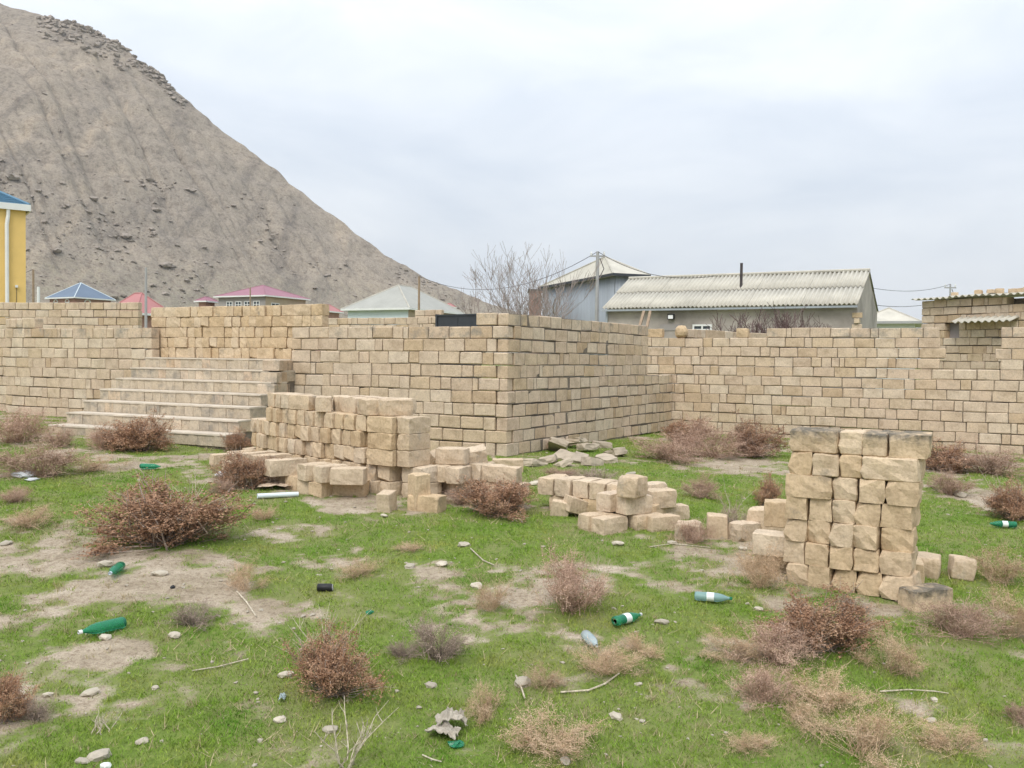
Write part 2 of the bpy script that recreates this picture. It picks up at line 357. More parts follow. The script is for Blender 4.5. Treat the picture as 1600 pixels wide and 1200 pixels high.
# ------------------------------------------------------------------ hill
SIL = [(-420, 160), (-300, 60), (-200, 10), (-140, -12), (-60, -8), (0, 2), (40, 10), (80, 22), (130, 38), (180, 60), (220, 92), (255, 118), (285, 145), (330, 185), (380, 224),
       (420, 254), (470, 296), (520, 334), (570, 372), (620, 406), (670, 432), (720, 454), (760, 468), (800, 482), (860, 508), (930, 534), (1000, 560)]
HY = 430.0
_hp = [at(a, b_, HY) for a, b_ in SIL]
HX = np.array([p.x for p in _hp]); HZ = np.array([p.z for p in _hp])
hx = np.arange(-430, 130, 0.85); hy = np.concatenate([np.arange(120, 445, 1.0), np.arange(446, 800, 12.0)])
X, Y = np.meshgrid(hx, hy)
def hill_h(X, Y, detail=True):
    dy = HY-Y
    lin = np.interp(X, HX, HZ) - np.where(dy > 0, 0.60*dy, -0.5*dy)
    fall = (X+Y)*0.7071; along = (X-Y)*0.7071
    fac = np.clip(lin/60, 0, 1)
    if detail:
        wx = fall+9*fbm(X/40, Y/40, 3, 6)
        g = 1-np.abs(2*vnoise(wx/7.0, along/160)-1)
        g2 = 1-np.abs(2*vnoise(wx/17.0+31, along/220)-1)
        lin = lin - (2.6*g**5+4.0*g2**6+1.6*(1-np.abs(2*vnoise(wx/3.1+7, along/90)-1))**4)*np.clip(dy/40, 0.1, 1)*fac
        lin = lin + 5*(fbm(X/45, Y/45, 4, 7)-0.5)*np.clip(dy/50, 0.1, 1) + 1.5*(fbm(X/5, Y/5, 4, 8)-0.5)
        low = np.clip((75-lin)/50, 0, 1)*np.clip(lin/10, 0, 1)
        rk = fbm(X/9, Y/9, 4, 9); lin = lin + low*5.5*np.clip(rk-0.52, 0, 1)**0.7*np.clip(fbm(X/55, Y/55, 2, 12)*2-0.6, 0, 1)
        top = np.clip((lin-112)/10, 0, 1)*np.clip((X+235)/30, 0, 1)
        lin = lin + top*3.0*(fbm(X/4.5, Y/4.5, 3, 10)-0.45)
        lin = lin + 0.5*np.sin(lin*0.55+4*fbm(X/30, Y/30, 2, 14))*fac
    return 9*np.log1p(np.exp(np.clip(lin/9, -30, 30)))+np.where(lin > 270, 0, 0) - 1.0
Z = hill_h(X, Y)
m, nt, b = nmat('hill_slope')
geo = N(nt, 'ShaderNodeNewGeometry'); P = geo.outputs['Position']
def mapped(v, scale, rot=(0, 0, 0)):
    a = N(nt, 'ShaderNodeMapping'); a.inputs['Scale'].default_value = scale; a.inputs['Rotation'].default_value = rot; link(nt, v, a.inputs['Vector']); return a.outputs[0]
PF = mapped(P, (1.0, 0.10, 0.12), (0, 0, R(-45)))
n_big = noise(nt, P, 0.018, 5, 0.6); n_fall = noise(nt, PF, 0.11, 7, 0.7); n_f = noise(nt, P, 0.33, 6, 0.72); n_ff = noise(nt, P, 1.3, 4, 0.7)
col = ramp(nt, n_big, [(0.3, (0.285, 0.25, 0.212)), (0.5, (0.325, 0.28, 0.232)), (0.68, (0.375, 0.318, 0.255))])
col = mix(nt, 0.9, col, ramp(nt, n_fall, [(0.34, (0.66, 0.67, 0.70)), (0.46, (0.95, 0.95, 0.95)), (0.54, (1, 1, 1)), (0.7, (1.25, 1.2, 1.13))]), 'MULTIPLY')
sepz = N(nt, 'ShaderNodeSeparateXYZ'); link(nt, P, sepz.inputs[0])
gr = N(nt, 'ShaderNodeMapRange'); gr.inputs['From Min'].default_value = 8; gr.inputs['From Max'].default_value = 38; gr.inputs['To Min'].default_value = 0.75; gr.inputs['To Max'].default_value = 0.0
link(nt, sepz.outputs[2], gr.inputs['Value'])
col = mix(nt, math_n(nt, 'MULTIPLY', gr.outputs[0], ramp(nt, n_f, [(0.4, 0.0), (0.6, 1.0)])), col, (0.235, 0.23, 0.165))
col = mix(nt, 0.85, col, ramp(nt, n_f, [(0.34, (0.6, 0.58, 0.58)), (0.5, (1, 1, 1)), (0.72, (1.16, 1.14, 1.1))]), 'MULTIPLY')
col = mix(nt, 0.8, col, ramp(nt, n_ff, [(0.32, (0.62, 0.62, 0.62)), (0.5, (1, 1, 1)), (0.7, (1.2, 1.2, 1.18))]), 'MULTIPLY')
link(nt, col, b.inputs['Base Color']); b.inputs['Roughness'].default_value = 1; b.inputs['Specular IOR Level'].default_value = 0.0
bump(nt, b, math_n(nt, 'ADD', n_f, n_ff), 0.7, 1.0)
M['hill'] = m
tag(ob('hill', gridmesh('hill', X, Y, Z, M['hill'])), kind='structure')

def rock_mesh(name, seed, mat, jag=0.35, sub=1, flat=0.6):
    r = random.Random(seed); bm = bmesh.new(); bmesh.ops.create_icosphere(bm, subdivisions=sub, radius=0.5)
    for v in bm.verts:
        k = 1+jag*(r.random()-0.5)*2
        v.co = Vector((v.co.x*k, v.co.y*k*0.85, v.co.z*k*flat))
    me = bpy.data.meshes.new(name); bm.to_mesh(me); bm.free(); me.materials.append(mat); return me
def merged_rocks(name, items, mat, seed):
    """items: (x,y,z,size,rot) -> one mesh of many little rocks"""
    r = random.Random(seed); V = []; Fc = []
    bm = bmesh.new(); bmesh.ops.create_icosphere(bm, subdivisions=1, radius=0.5); bv = np.array([v.co[:] for v in bm.verts]); bf = [[v.index for v in f_.verts] for f_ in bm.faces]; bm.free()
    rs = np.random.RandomState(seed); n = 0
    for (x, y, z, s, fl) in items:
        k = 1+0.38*(rs.rand(len(bv), 1)-0.5)*2; a = rs.rand()*6.28; ca, sa = math.cos(a), math.sin(a)
        v = bv*k*np.array([s*(0.8+0.6*rs.rand()), s*(0.7+0.4*rs.rand()), s*fl])
        v = np.c_[v[:, 0]*ca-v[:, 1]*sa, v[:, 0]*sa+v[:, 1]*ca, v[:, 2]]+np.array([x, y, z])
        V.append(v); Fc += [tuple(i+n for i in f_) for f_ in bf]; n += len(bv)
    me = bpy.data.meshes.new(name); me.from_pydata(np.concatenate(V).tolist(), [], Fc); me.materials.append(mat); return me
def hill_point(px, py):
    d = ray(px, py); d = d/d.y; t = np.linspace(130, 445, 1500)
    h = hill_h(d.x*t, t); k = np.argmax(h > d.z*t+ZC)
    return Vector((d.x*t[k], t[k], float(h[k]))) if h[k] > d.z*t[k]+ZC else None
rk = []; rs = np.random.RandomState(5)
cx_ = rs.uniform(-330, 60, 60000); cy_ = rs.uniform(140, 432, 60000); ch_ = hill_h(cx_, cy_)
cd_ = np.where((ch_ > 6) & (ch_ < 72), 0.03+0.97*np.maximum(0, (fbm(cx_/26, cy_/26, 3, 12)-0.50)*5), np.where(ch_ >= 72, 0.03, 0))
for i in np.nonzero(rs.rand(60000) < cd_)[0][:4200]:
    s = 0.5+2.3*rs.rand()**4.0; rk.append((cx_[i], cy_[i], ch_[i]+s*0.02, s, 0.42))
for k in range(520):      # crags along the crest
    px = rs.uniform(60, 288); j = int(np.searchsorted([s_[0] for s_ in SIL], px)); t_ = (px-SIL[j-1][0])/(SIL[j][0]-SIL[j-1][0])
    py = SIL[j-1][1]*(1-t_)+SIL[j][1]*t_
    p = hill_point(px, py+2+rs.rand()**2*(40 if px < 200 else 22))
    if p: s = 0.9+2.9*rs.rand()**2; rk.append((p.x, p.y, p.z+s*0.04, s, 0.6))
tag(ob('hillside_rocks', merged_rocks('hillside_rocks', rk, M['rock'], 3)), 'grey brown rocks scattered over the bare hill slope', 'rocks', kind='stuff')
BOULD = [(297, 299, 8, 'dark flat boulder high on the bare hill slope, largest of a loose pair'), (245, 330, 7, 'dark slanting boulder on the slope below the flat boulder'), (365, 323, 5, 'small lone dark boulder at mid slope'),
         (262, 417, 9, 'big brown boulder on the lower slope above the red roof'), (90, 395, 7, 'pale boulder low on the slope beside the yellow house'), (145, 313, 8, 'grey boulder heading the rocky gully'),
         (20, 280, 9, 'reddish boulder on the slope just above the blue tiled roof'), (195, 372, 9, 'grey boulder in the middle of the rocky gully'), (540, 415, 5, 'grey boulder above the grey hip roof'), (320, 388, 5, 'small boulder above the crimson roof'), (405, 378, 5, 'brown slab on the slope above the crimson roof ridge'), (60, 300, 5, 'flat slab on the slope left of the gully')]
for i, (px, py, s, lb) in enumerate(BOULD):
    p = hill_point(px, py)
    if p:
        o = ob('boulder', rock_mesh('boulder', 40+i, M['rock'], 0.3, 2, 0.55), None, p+Vector((0, 0, s*0.06)), (0, 0, i*1.3), (s*0.62, s*0.5, s*0.42))
        tag(o, lb, 'boulder', 'boulders on the hill')

# ------------------------------------------------------------------ stone block meshes
def block_mesh(name, seed, L=0.39, W=0.19, H=0.19, bev=0.010, jit=0.004, cuts=0, erode=0.0, mat=None, chips=0):
    """block centred in x and y, bottom at z=0"""
    r = random.Random(seed); bm = bmesh.new(); bmesh.ops.create_cube(bm, size=1)
    for v in bm.verts: v.co = Vector((v.co.x*L, v.co.y*W, v.co.z*H))
    if cuts:
        bmesh.ops.subdivide_edges(bm, edges=[e for e in bm.edges if abs(e.verts[0].co.x-e.verts[1].co.x) > 0.1], cuts=cuts+1, use_grid_fill=True)
        bmesh.ops.subdivide_edges(bm, edges=[e for e in bm.edges if abs(e.verts[0].co.x-e.verts[1].co.x) < 0.01], cuts=cuts, use_grid_fill=True)
        for v in bm.verts:
            ext = (abs(v.co.x) > L/2-1e-4)+(abs(v.co.y) > W/2-1e-4)+(abs(v.co.z) > H/2-1e-4)
            k = {1: -0.2, 2: 0.6, 3: 1.5}.get(ext, 0)*erode*(0.4+r.random())
            d = Vector((math.copysign(min(1, abs(v.co.x)/(L/2))**4, v.co.x), math.copysign(min(1, abs(v.co.y)/(W/2))**4, v.co.y), math.copysign(min(1, abs(v.co.z)/(H/2))**4, v.co.z)))
            if v.co.z < -H/2+1e-4: d.z = 0
            v.co -= d*k
            v.co += Vector((r.uniform(-jit, jit), r.uniform(-jit, jit), r.uniform(-jit, jit) if v.co.z > -H/2+0.02 else 0))
        for c_ in range(chips):      # broken-off corners and edges
            sg = Vector((r.choice((-1, 1)), r.choice((-1, 1)), r.choice((-1, 1, 1))))
            nrm_ = Vector((sg.x*r.uniform(.3, 1), sg.y*r.uniform(.1, .8), sg.z*r.uniform(.0, .8))).normalized()
            pt = Vector((sg.x*L/2, sg.y*W/2, sg.z*H/2)) - nrm_*r.uniform(.018, .05)
            g_ = bm.verts[:]+bm.edges[:]+bm.faces[:]
            rr = bmesh.ops.bisect_plane(bm, geom=g_, plane_co=pt, plane_no=nrm_, clear_outer=True)
            ce = [x for x in rr['geom_cut'] if isinstance(x, bmesh.types.BMEdge)]
            if ce: bmesh.ops.contextual_create(bm, geom=ce)
        be = [e for e in bm.edges if len(e.link_faces) == 2 and e.calc_face_angle() > 0.6]
        bmesh.ops.bevel(bm, geom=be, offset=bev, segments=1, affect='EDGES', clamp_overlap=True)
    else:
        bmesh.ops.bevel(bm, geom=list(bm.edges), offset=bev, segments=1, affect='EDGES')
        for v in bm.verts: v.co += Vector((r.uniform(-jit, jit), r.uniform(-jit, jit), r.uniform(-jit, jit)))
    for v in bm.verts: v.co.z += H/2
    me = bpy.data.meshes.new(name); bm.to_mesh(me); bm.free()
    if mat: me.materials.append(mat)
    return me
WB = {k: [block_mesh('wall_block', 100+i, bev=0.007+0.004*(i % 3), jit=0.005, mat=M[k]) for i in range(9)] for k in ('wall', 'wall_top')}
LB = {k: [block_mesh('loose_block', 300+i+n*40, bev=0.006, jit=0.006, cuts=2, erode=e, chips=(i % 4 == 0), mat=M[k]) for i in range(12)]
      for n, (k, e) in enumerate((('loose', 0.004), ('old', 0.005), ('fresh', 0.003), ('dark', 0.004)))}
EBR = [block_mesh('broken_slab', 560+i, bev=0.008, jit=0.012, cuts=2, erode=0.006, chips=3, mat=M['rubble']) for i in range(12)]
EB = {k: [block_mesh('eroded_block', 500+i, bev=0.009, jit=0.009, cuts=2, erode=0.006, chips=1+i % 3, mat=M[k]) for i in range(14)] for k in ('loose', 'dark', 'old', 'fresh')}

ORD = ['bottom', 'second', 'third', 'fourth', 'fifth', 'sixth', 'top']
def blk(x, y, z, yaw, label, group, L=0.39, W=0.19, H=0.19, kind='loose', tilt=(0, 0), eroded=False, upright=False):
    src = rnd.choice(EB[kind] if eroded else LB[kind])
    s = (L/0.39, W/0.19, H/0.19)
    rot = (tilt[0], tilt[1], yaw)
    o = ob('stone_block', src, None, (x, y, z), rot, s)
    if upright: o.rotation_euler = Euler((0, R(90), yaw)); o.location = (x+0.095*math.cos(yaw), y+0.095*math.sin(yaw), z+L/2)
    return tag(o, label, 'stone block', group)

# ------------------------------------------------------------------ mortared walls
def wall(name, P0, P1, rows, label, thick=0.19, seed=1, pitch=0.2, skip_small=False, kind='wall', top_kind='wall_top', small=0.2, topset=(), rec=0.024, dj=0.006):
    """rows: list of (z_bottom, [(s0,s1),...]) in metres along P0->P1; front face at local y=0, body towards +y"""
    r = random.Random(seed); a = math.atan2(P1[1]-P0[1], P1[0]-P0[0]); L = math.hypot(P1[0]-P0[0], P1[1]-P0[1])
    zb = min(z for z, _ in rows); e = empty(name, (P0[0], P0[1], zb), a, label, 'wall')
    mo = MB(); j = 0.013
    for ri, (z, segs) in enumerate(rows):
        zl = z-zb
        for (s0, s1) in segs:
            if s1 is None: s1 = L
            mo.box(s0+0.03, s1-0.03, rec, thick-rec, zl-0.004, zl+pitch-0.018)
            s = s0; first = True
            while s < s1-0.02:
                ln = 0.39*r.uniform(0.93, 1.05)
                if first and r.random() < 0.5: ln = r.uniform(0.18, 0.34)
                elif r.random() < small: ln = r.choice((0.19, 0.15, 0.2, 0.1))
                first = False
                if s1-s-ln < 0.09: ln = s1-s
                w = ln-j; hh = pitch-j
                d = r.uniform(-dj, dj)
                dr = dj if r.random() < 0.06 else 0
                mk = top_kind if (z in topset) else kind
                ob('block', r.choice(WB[mk]), e, (s+ln/2, thick/2+d+dr, zl+0.006*math.sin(s*1.9+ri*1.3)+r.uniform(-0.003, 0.003)), (0, 0, r.choice((0, math.pi))+r.uniform(-0.008, 0.008)), (w/0.39, (thick-0.004)/0.19, hh*r.uniform(0.985, 1.02)/0.19))
                s += ln
    mo.build('mortar', M['mortar'], e)
    return e
FA = R(26); FD = Vector((math.cos(FA), -math.sin(FA)))      # facade runs left(back) -> right(near)
CORN = Vector((-0.07, 13.6)); W2D = Vector((math.sin(R(31)), math.cos(R(31))))
def fac(px):     # distance from the corner leftwards along the facade at pixel column px
    k = (px-800)/F; return (CORN.x-k*CORN.y)/(FD.x - k*FD.y)
zr = lambda k: ZC+0.5-0.2*(k+1)       # bottom of course k (course 0 has its top at +0.5 above the eye)
LAND = ZC-0.06                          # landing height
sL, sJ0, sJ1 = fac(8), fac(237), fac(455)
def fpt(s): return CORN-FD*s
NR = 11
# right half of the facade, from the doorway to the corner
P0 = fpt(sJ1); Lw1 = sJ1
rows = []
for k in range(NR):
    rows.append((zr(k), [(0, Lw1-(0.2 if k % 2 else 0.0))]))
rows.append((zr(-1), [(Lw1-0.56, Lw1-0.2)]))
wall('stone_block_wall', P0, CORN, rows, 'tan limestone block wall between the stacked doorway and the outer corner, low pile in front', seed=3, topset=(zr(0), zr(-1)))
# left half
rows = []
Ll = sL-sJ0
for k in range(NR):
    rows.append((zr(k), [(0, Ll)]))
rows.append((zr(-1), [(0.0, 0.95)])); rows[-1][1].append((1.02, 1.5)) if False else None
wall('stone_block_wall', fpt(sL), fpt(sJ0), rows, 'tan limestone block wall running away from the left side of the stone steps', seed=4, topset=(zr(0), zr(-1)))
# side wall running back from the corner
E2 = CORN+W2D*6.95
rows = []
for k in range(-1, NR):
    rows.append((zr(k), [(0.0 if (k % 2) else 0.2, 5.53 if k < 4 else 6.93)]))
rows[-1] = (rows[-1][0], [(0.0, 4.6)])
wall('stone_block_wall', CORN, E2, rows, 'limestone block wall running back from the outer corner, rubble at its foot', seed=5, thick=0.19, topset=(zr(-1),), small=0.16, rec=0.007, dj=0.002)
# rear right wall
W3D = Vector((math.cos(R(26.5)), -math.sin(R(26.5)))); J = E2
def w3(px):
    k = (px-800)/F; return (k*J.y-J.x)/(W3D.x-k*W3D.y)
S0 = -1.5; J0 = J+W3D*S0; so3 = lambda px: w3(px)-S0
end3 = so3(1600)+1.6
rows = []
for k in range(-1, 13):
    z = zr(k)
    if k == -1: segs = [(so3(1196), so3(1466)), (so3(1562), end3)]
    elif k < 3: segs = [(0, so3(1468)+(0.1 if k % 2 else 0)), (so3(1563)-(0.1 if k % 2 else 0), end3)]
    else: segs = [(0, end3)]
    if k >= 11: segs = [(so3(1260), end3)]
    rows.append((z, segs))
wall('stone_block_wall', J0, J0+W3D*end3, rows, 'long limestone block wall behind the brown scrub with a window gap near its end', seed=6, topset=(zr(-1),), small=0.24)
for px, py, lb in ((1158, 528, 'single block left on the wall below the bare bush'), ):
    p = J+W3D*w3(px); blk(p.x+0.09*math.sin(R(26.5)), p.y+0.09, zr(-1), -R(26.5), lb, 'blocks left on the wall', L=0.24)
# wall going back beyond the junction (only its top course shows)
p = J+W3D*0.25+Vector((0.1, 0.2))
wall('stone_block_wall', p, p+Vector((2.6, 2.6)), [(zr(k), [(0, 3.6)]) for k in range(-1, 11)], 'low limestone cross wall going back behind the wall junction', seed=7)
# far left boundary walls
a_, b_ = at(-60, 470, 24.5), at(216, 484, 23.5)
ztop = at(80, 472, 24).z
wall('stone_block_wall', (a_.x, a_.y), (b_.x, b_.y), [(ztop-0.2*(k+1), [(0, None)]) for k in range(13)], 'yellowish block boundary wall below the yellow house', seed=8, small=0.1)
a_ = fpt(sL); q = a_+Vector((-0.05, 0.2))
wall('stone_block_wall', q+Vector((-2.2, 0.95)), q, [(zr(k)-0.0, [(0, None)]) for k in range(0, 11)], 'end of a block wall set back at the edge of the long left wall', seed=9)
# low walls seen above the facade
a_, b_ = at(500, 497, 27), at(694, 500, 25)
wall('stone_block_wall', (a_.x, a_.y), (b_.x, b_.y), [(a_.z-0.2*(k+1), [(0, None)]) for k in range(12)], 'low block wall in front of the pale blue house', seed=10)
a_, b_ = at(648, 484, 30), at(690, 486, 29.6)
wall('stone_block_wall', (a_.x, a_.y), (b_.x, b_.y), [(a_.z-0.2*(k+1), [(0, None)]) for k in range(16)], 'short pale block pier beside the dark metal gate', seed=12)

# ------------------------------------------------------------------ stone steps
st = empty('stone_steps', (-5.8, 15.2, float(gz(-5.8, 15.2))), 0, 'wide weathered limestone steps leading up to the stacked doorway', 'steps')
stz = st.location.copy()
lw = [(-7.75, 14.98), (-6.93, 16.94)]; rw = [(-4.28, 13.45), (-3.80, 15.38)]
SB = [block_mesh('step_block', 700+i, bev=0.005, jit=0.003, mat=M['step']) for i in range(6)]
SBD = [block_mesh('step_block', 720+i, bev=0.008, jit=0.004, mat=M['wall_top']) for i in range(6)]
core = MB()
for j_ in range(1, 8):
    t = (j_-1)/6; A = Vector((lw[0][0]*(1-t)+lw[1][0]*t, lw[0][1]*(1-t)+lw[1][1]*t)); B = Vector((rw[0][0]*(1-t)+rw[1][0]*t, rw[0][1]*(1-t)+rw[1][1]*t))
    if j_ == 7: B = B+(B-A).normalized()*0.0
    top = LAND-0.19*(7-j_); dv = (B-A); Ls = dv.length; u = dv/Ls; nrm = Vector((-u.y, u.x)); ang = math.atan2(u.y, u.x)
    s = 0.0
    while s < Ls-0.05:
        w = rnd.uniform(0.165, 0.2) if rnd.random() < 0.93 else rnd.uniform(0.3, 0.39)
        if Ls-s-w < 0.1: w = Ls-s
        c = A+u*(s+w/2)+nrm*(0.195+rnd.uniform(-0.006, 0.006))
        ob('step_block', rnd.choice(SB+SB+SBD[:2]), st, (c.x-stz.x, c.y-stz.y, top-0.19-stz.z), (0, 0, ang), ((w-0.004)/0.39, 0.39/0.19, (0.166+rnd.uniform(-0.002, 0.002))/0.19))
        s += w
    Mx = Matrix.Translation((A.x-stz.x, A.y-stz.y, 0)) @ Matrix.Rotation(ang, 4, 'Z')
    gl = float(gz(A.x, A.y))-0.1
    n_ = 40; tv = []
    for i_ in range(n_+1):      # pale slab added for a crisp bright line with shade below, front edge slightly chipped
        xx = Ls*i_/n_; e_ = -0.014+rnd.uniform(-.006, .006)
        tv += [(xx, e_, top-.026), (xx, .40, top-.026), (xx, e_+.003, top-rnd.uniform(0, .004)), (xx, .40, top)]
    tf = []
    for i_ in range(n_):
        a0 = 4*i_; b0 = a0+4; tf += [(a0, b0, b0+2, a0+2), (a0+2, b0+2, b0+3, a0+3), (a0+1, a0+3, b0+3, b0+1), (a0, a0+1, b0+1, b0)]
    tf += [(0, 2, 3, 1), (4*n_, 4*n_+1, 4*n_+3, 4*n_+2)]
    ob('added_tread', mesh('added_tread', [Mx @ Vector((x_, y_, z_-stz.z)) for x_, y_, z_ in tv], tf, M['added_tread']), st)
    core.box(0.02, Ls-0.02, 0.01+0.02, 0.5 if j_ < 7 else 0.75, gl-stz.z, top-0.185-stz.z, Mx)
    if j_ == 7:
        core.box(0.02, Ls-0.02, 0.38, 0.9, gl-stz.z, top-0.006-stz.z, Mx)
core.build('rubble_core', M['mortar'], st)
# stepped cheek wall on the right of the steps
cb = Vector(rw[1])+Vector((0.02, 0.0)); cf = Vector(rw[0])+Vector((0.12, -0.1)); Lc = (cf-cb).length
rows = [(LAND-0.2*(k+1), [(0.0, min(Lc, 0.5+0.1*k))]) for k in range(7)]
wall('cheek_wall', cf+(cb-cf)*0+Vector((0.0, 0.0)), cb, [(z, [(Lc-s1, Lc)]) for z, [(s0, s1)] in rows], 'stepped limestone cheek wall along the right edge of the steps', seed=14, kind='wall_top', thick=0.3)

# dry stack filling the doorway above the steps
u = FD; nrm = Vector((math.sin(FA), math.cos(FA)))
lbl = 'loose limestone block dry stacked in the doorway above the steps'; grp = 'blocks filling the doorway'
for k in range(5):
    A = fpt(fac([226, 224, 221, 222, 220][k]))+nrm*0.21; Ls = fac([226, 224, 221, 222, 220][k])-fac([458, 457, 456, 460, 452][k])
    s = 0
    while s < Ls-0.06:
        w = rnd.uniform(0.17, 0.2) if rnd.random() < 0.72 else rnd.uniform(0.33, 0.39)
        if Ls-s-w < 0.12: w = Ls-s
        c = A+u*(s+w/2)+nrm*(0.195+rnd.uniform(-0.025, 0.02))
        if w > 0.25:
            blk(c.x-nrm.x*0.1, c.y-nrm.y*0.1, LAND+0.19*k, -FA+rnd.uniform(-.02, .02), 'long '+lbl.replace('dry stacked', 'in the '+ORD[k]+' course stacked'), grp, L=w-0.006, H=0.188)
        else: blk(c.x, c.y, LAND+0.19*k, -FA+math.pi/2+rnd.uniform(-.03, .03), 'square ended '+lbl.replace('dry stacked', 'in the '+ORD[k]+' course stacked'), grp, W=w-0.006, H=0.188)
        s += w
lbl = 'loose limestone block laid along the wall top beside the stacked doorway'; grp = 'blocks on the wall top'
for k, (a0, a1) in enumerate(((455, 502), (442, 503))):
    A = fpt(fac(max(a0, 457))); s = 0; Ls = fac(max(a0, 457))-fac(a1)
    while s < Ls-0.06:
        w = 0.39*rnd.uniform(.9, 1)
        if rnd.random() < .35: w = 0.19
        if Ls-s-w < .12: w = Ls-s
        c = A+u*(s+w/2)+nrm*0.1
        blk(c.x, c.y, zr(0)+0.2+0.19*k, -FA+rnd.uniform(-.02, .02), lbl, grp, L=w-0.006, H=.19, kind='loose'); s += w

# ------------------------------------------------------------------ dry stacks on the field
# (a) tall stack
lbl = 'rough limestone block in the COURSE course of the tall dry stack'; grp = 'blocks of the tall stack'
TA = R(31); p = gp(1226, 909); tu = Vector((math.cos(TA), -math.sin(TA))); tn = Vector((math.sin(TA), math.cos(TA)))
tz = float(gz(p.x+0.4, p.y))-0.015
COLS = [('h', .185), ('h', .19), ('h', .185), ('h', .195), ('c', .245)]
for k in range(7):
    s = rnd.uniform(-.02, .02); lay = list(COLS)
    if k == 4: lay = [('l', .385), ('h', .2), ('h', .2), ('c', .25)]
    if k == 6: lay = [('l', .39), ('h', .19), ('h', .19), ('c', .3)]
    if k == 5: lay = [('h', .19), ('h', .21), ('h', .18), ('l', .43)]
    for t_, w in lay:
        c = p.xy+tu*(s+w/2)+tn*(0.195+rnd.uniform(-.02, .02)); yw = -TA+rnd.uniform(-.06, .06); zz = tz+k*0.188
        kd = 'dark' if k == 6 and (t_ != 'h' or rnd.random() < .4) else 'loose'
        if t_ in 'hc':
            blk(c.x, c.y, zz, yw+math.pi/2, ('corner ' if t_ == 'c' else 'end on ')+lbl.replace('COURSE', ORD[k]), grp, W=w-.004, H=.19, kind=kd, eroded=True, L=rnd.uniform(.37, .4))
        else:
            c2 = c-tn*0.1; blk(c2.x, c2.y, zz, yw, 'long '+lbl.replace('COURSE', ORD[k]), grp, L=w-.004, H=.19, kind=kd, eroded=True)
            c2 = c+tn*0.1; blk(c2.x, c2.y, zz, yw, 'long '+lbl.replace('COURSE', ORD[k]), grp, L=w-.004, H=.187, kind=kd, eroded=True)
        s += w
# (b) blocks around it
def pb(px, py, yaw, label, group, lift=0.0, sink=0.02, **kw):
    q = gp(px, py, lift); g = float(gz(q.x, q.y))
    return blk(q.x, q.y, g+lift-(sink if lift == 0 else sink), yaw, label, group, **kw)
GT = 'blocks lying round the tall stack'
pb(1446, 948, R(20), 'limestone block with dark lichened sides lying alone before the tall stack', GT, kind='dark', sink=.03)
pb(1449, 897, R(62), 'stubby rounded limestone block lying right behind the tall stack', GT, eroded=True, kind='old', L=.3, W=.21)
pb(1500, 900, R(75), 'small leaning limestone block at the end of the row behind the tall stack', GT, eroded=True, kind='old', L=.27, tilt=(.1, .1))
pb(1423, 905, R(70), 'limestone block wedged against the back of the tall stack', GT, kind='loose', L=.3)
pb(1207, 885, R(-25), 'limestone block half hidden in straw weed at the foot of the tall stack', GT, L=.3, W=.25, eroded=False)
pb(1206, 862, R(-25), 'limestone block lying on another at the foot of the tall stack', GT, lift=.19, L=.3, W=.22, kind='fresh')
pb(1203, 838, R(-28), 'deep tan limestone block behind the foot of the tall stack', GT, L=.4, W=.3, H=.3)
pb(1213, 818, R(-20), 'upper limestone block leaning on the side of the tall stack', GT, lift=.28, L=.22, W=.2, H=.24)
pb(1163, 842, R(35), 'cracked limestone block lying between the tall stack and the upright block', GT, kind='old', L=.3, eroded=True)
pb(1120, 838, R(80), 'squat upright limestone block standing alone in the grass', GT, kind='old', L=.22, W=.2, H=.24)
pb(1076, 842, R(70), 'pale topped limestone block behind a small orange brown shrub', GT, kind='fresh', L=.26, W=.24, eroded=True)
# (c) small pile in the grass
GS = 'blocks of the small pile'; SA = R(33)
lb2 = 'limestone block in the low two course row of the small pile'
p = gp(852, 797); su = Vector((math.cos(SA), -math.sin(SA))); sn = Vector((math.sin(SA), math.cos(SA))); sz = float(gz(p.x, p.y))-.02
for k in range(2):
    s = 0.02 if k == 0 else -0.10
    for i in range(6 if k == 0 else 5):
        w = .21; c = p.xy+su*(s+w/2)+sn*(.195+rnd.uniform(-.02, .02))
        blk(c.x, c.y, sz+.19*k, -SA+math.pi/2+rnd.uniform(-.05, .05), lb2, GS, W=w-.012, kind='old' if k else 'loose', eroded=False); s += w
lb3 = 'limestone block in the bottom layer of the small pile in the grass'
for a in ((930, 826, R(35), 'old'), (952, 831, R(40), 'old'), (1007, 826, R(32), 'old'), (1033, 829, R(25), 'old'), (985, 815, R(40), 'loose'), (1048, 812, R(20), 'old'), (960, 812, R(50), 'loose'), (1022, 808, R(40), 'old')):
    pb(a[0], a[1], a[2], lb3, GS, kind=a[3], L=.36, sink=.03)
lb4 = 'limestone block in the upper layer of the small pile in the grass'
for a in ((958, 792, R(45)), (990, 797, R(30)), (1030, 788, R(28)), (1016, 777, R(28))):
    pb(a[0], a[1], a[2], lb4, GS, lift=.19, sink=.03, kind='old', L=.34)
pb(988, 771, R(55), 'single rounded limestone block crowning the small pile', GS, lift=.38, sink=.03, kind='old', L=.27, W=.22, H=.21, eroded=True)
pb(873, 806, R(-10), 'grey limestone block tilted in the grass before the low row', GS, kind='old', L=.2, W=.1, tilt=(.15, .2))
pb(906, 806, R(30), 'pale broken block slanting against the small pile', GS, kind='fresh', L=.42, W=.16, H=.16, tilt=(.1, .28), sink=-.02)

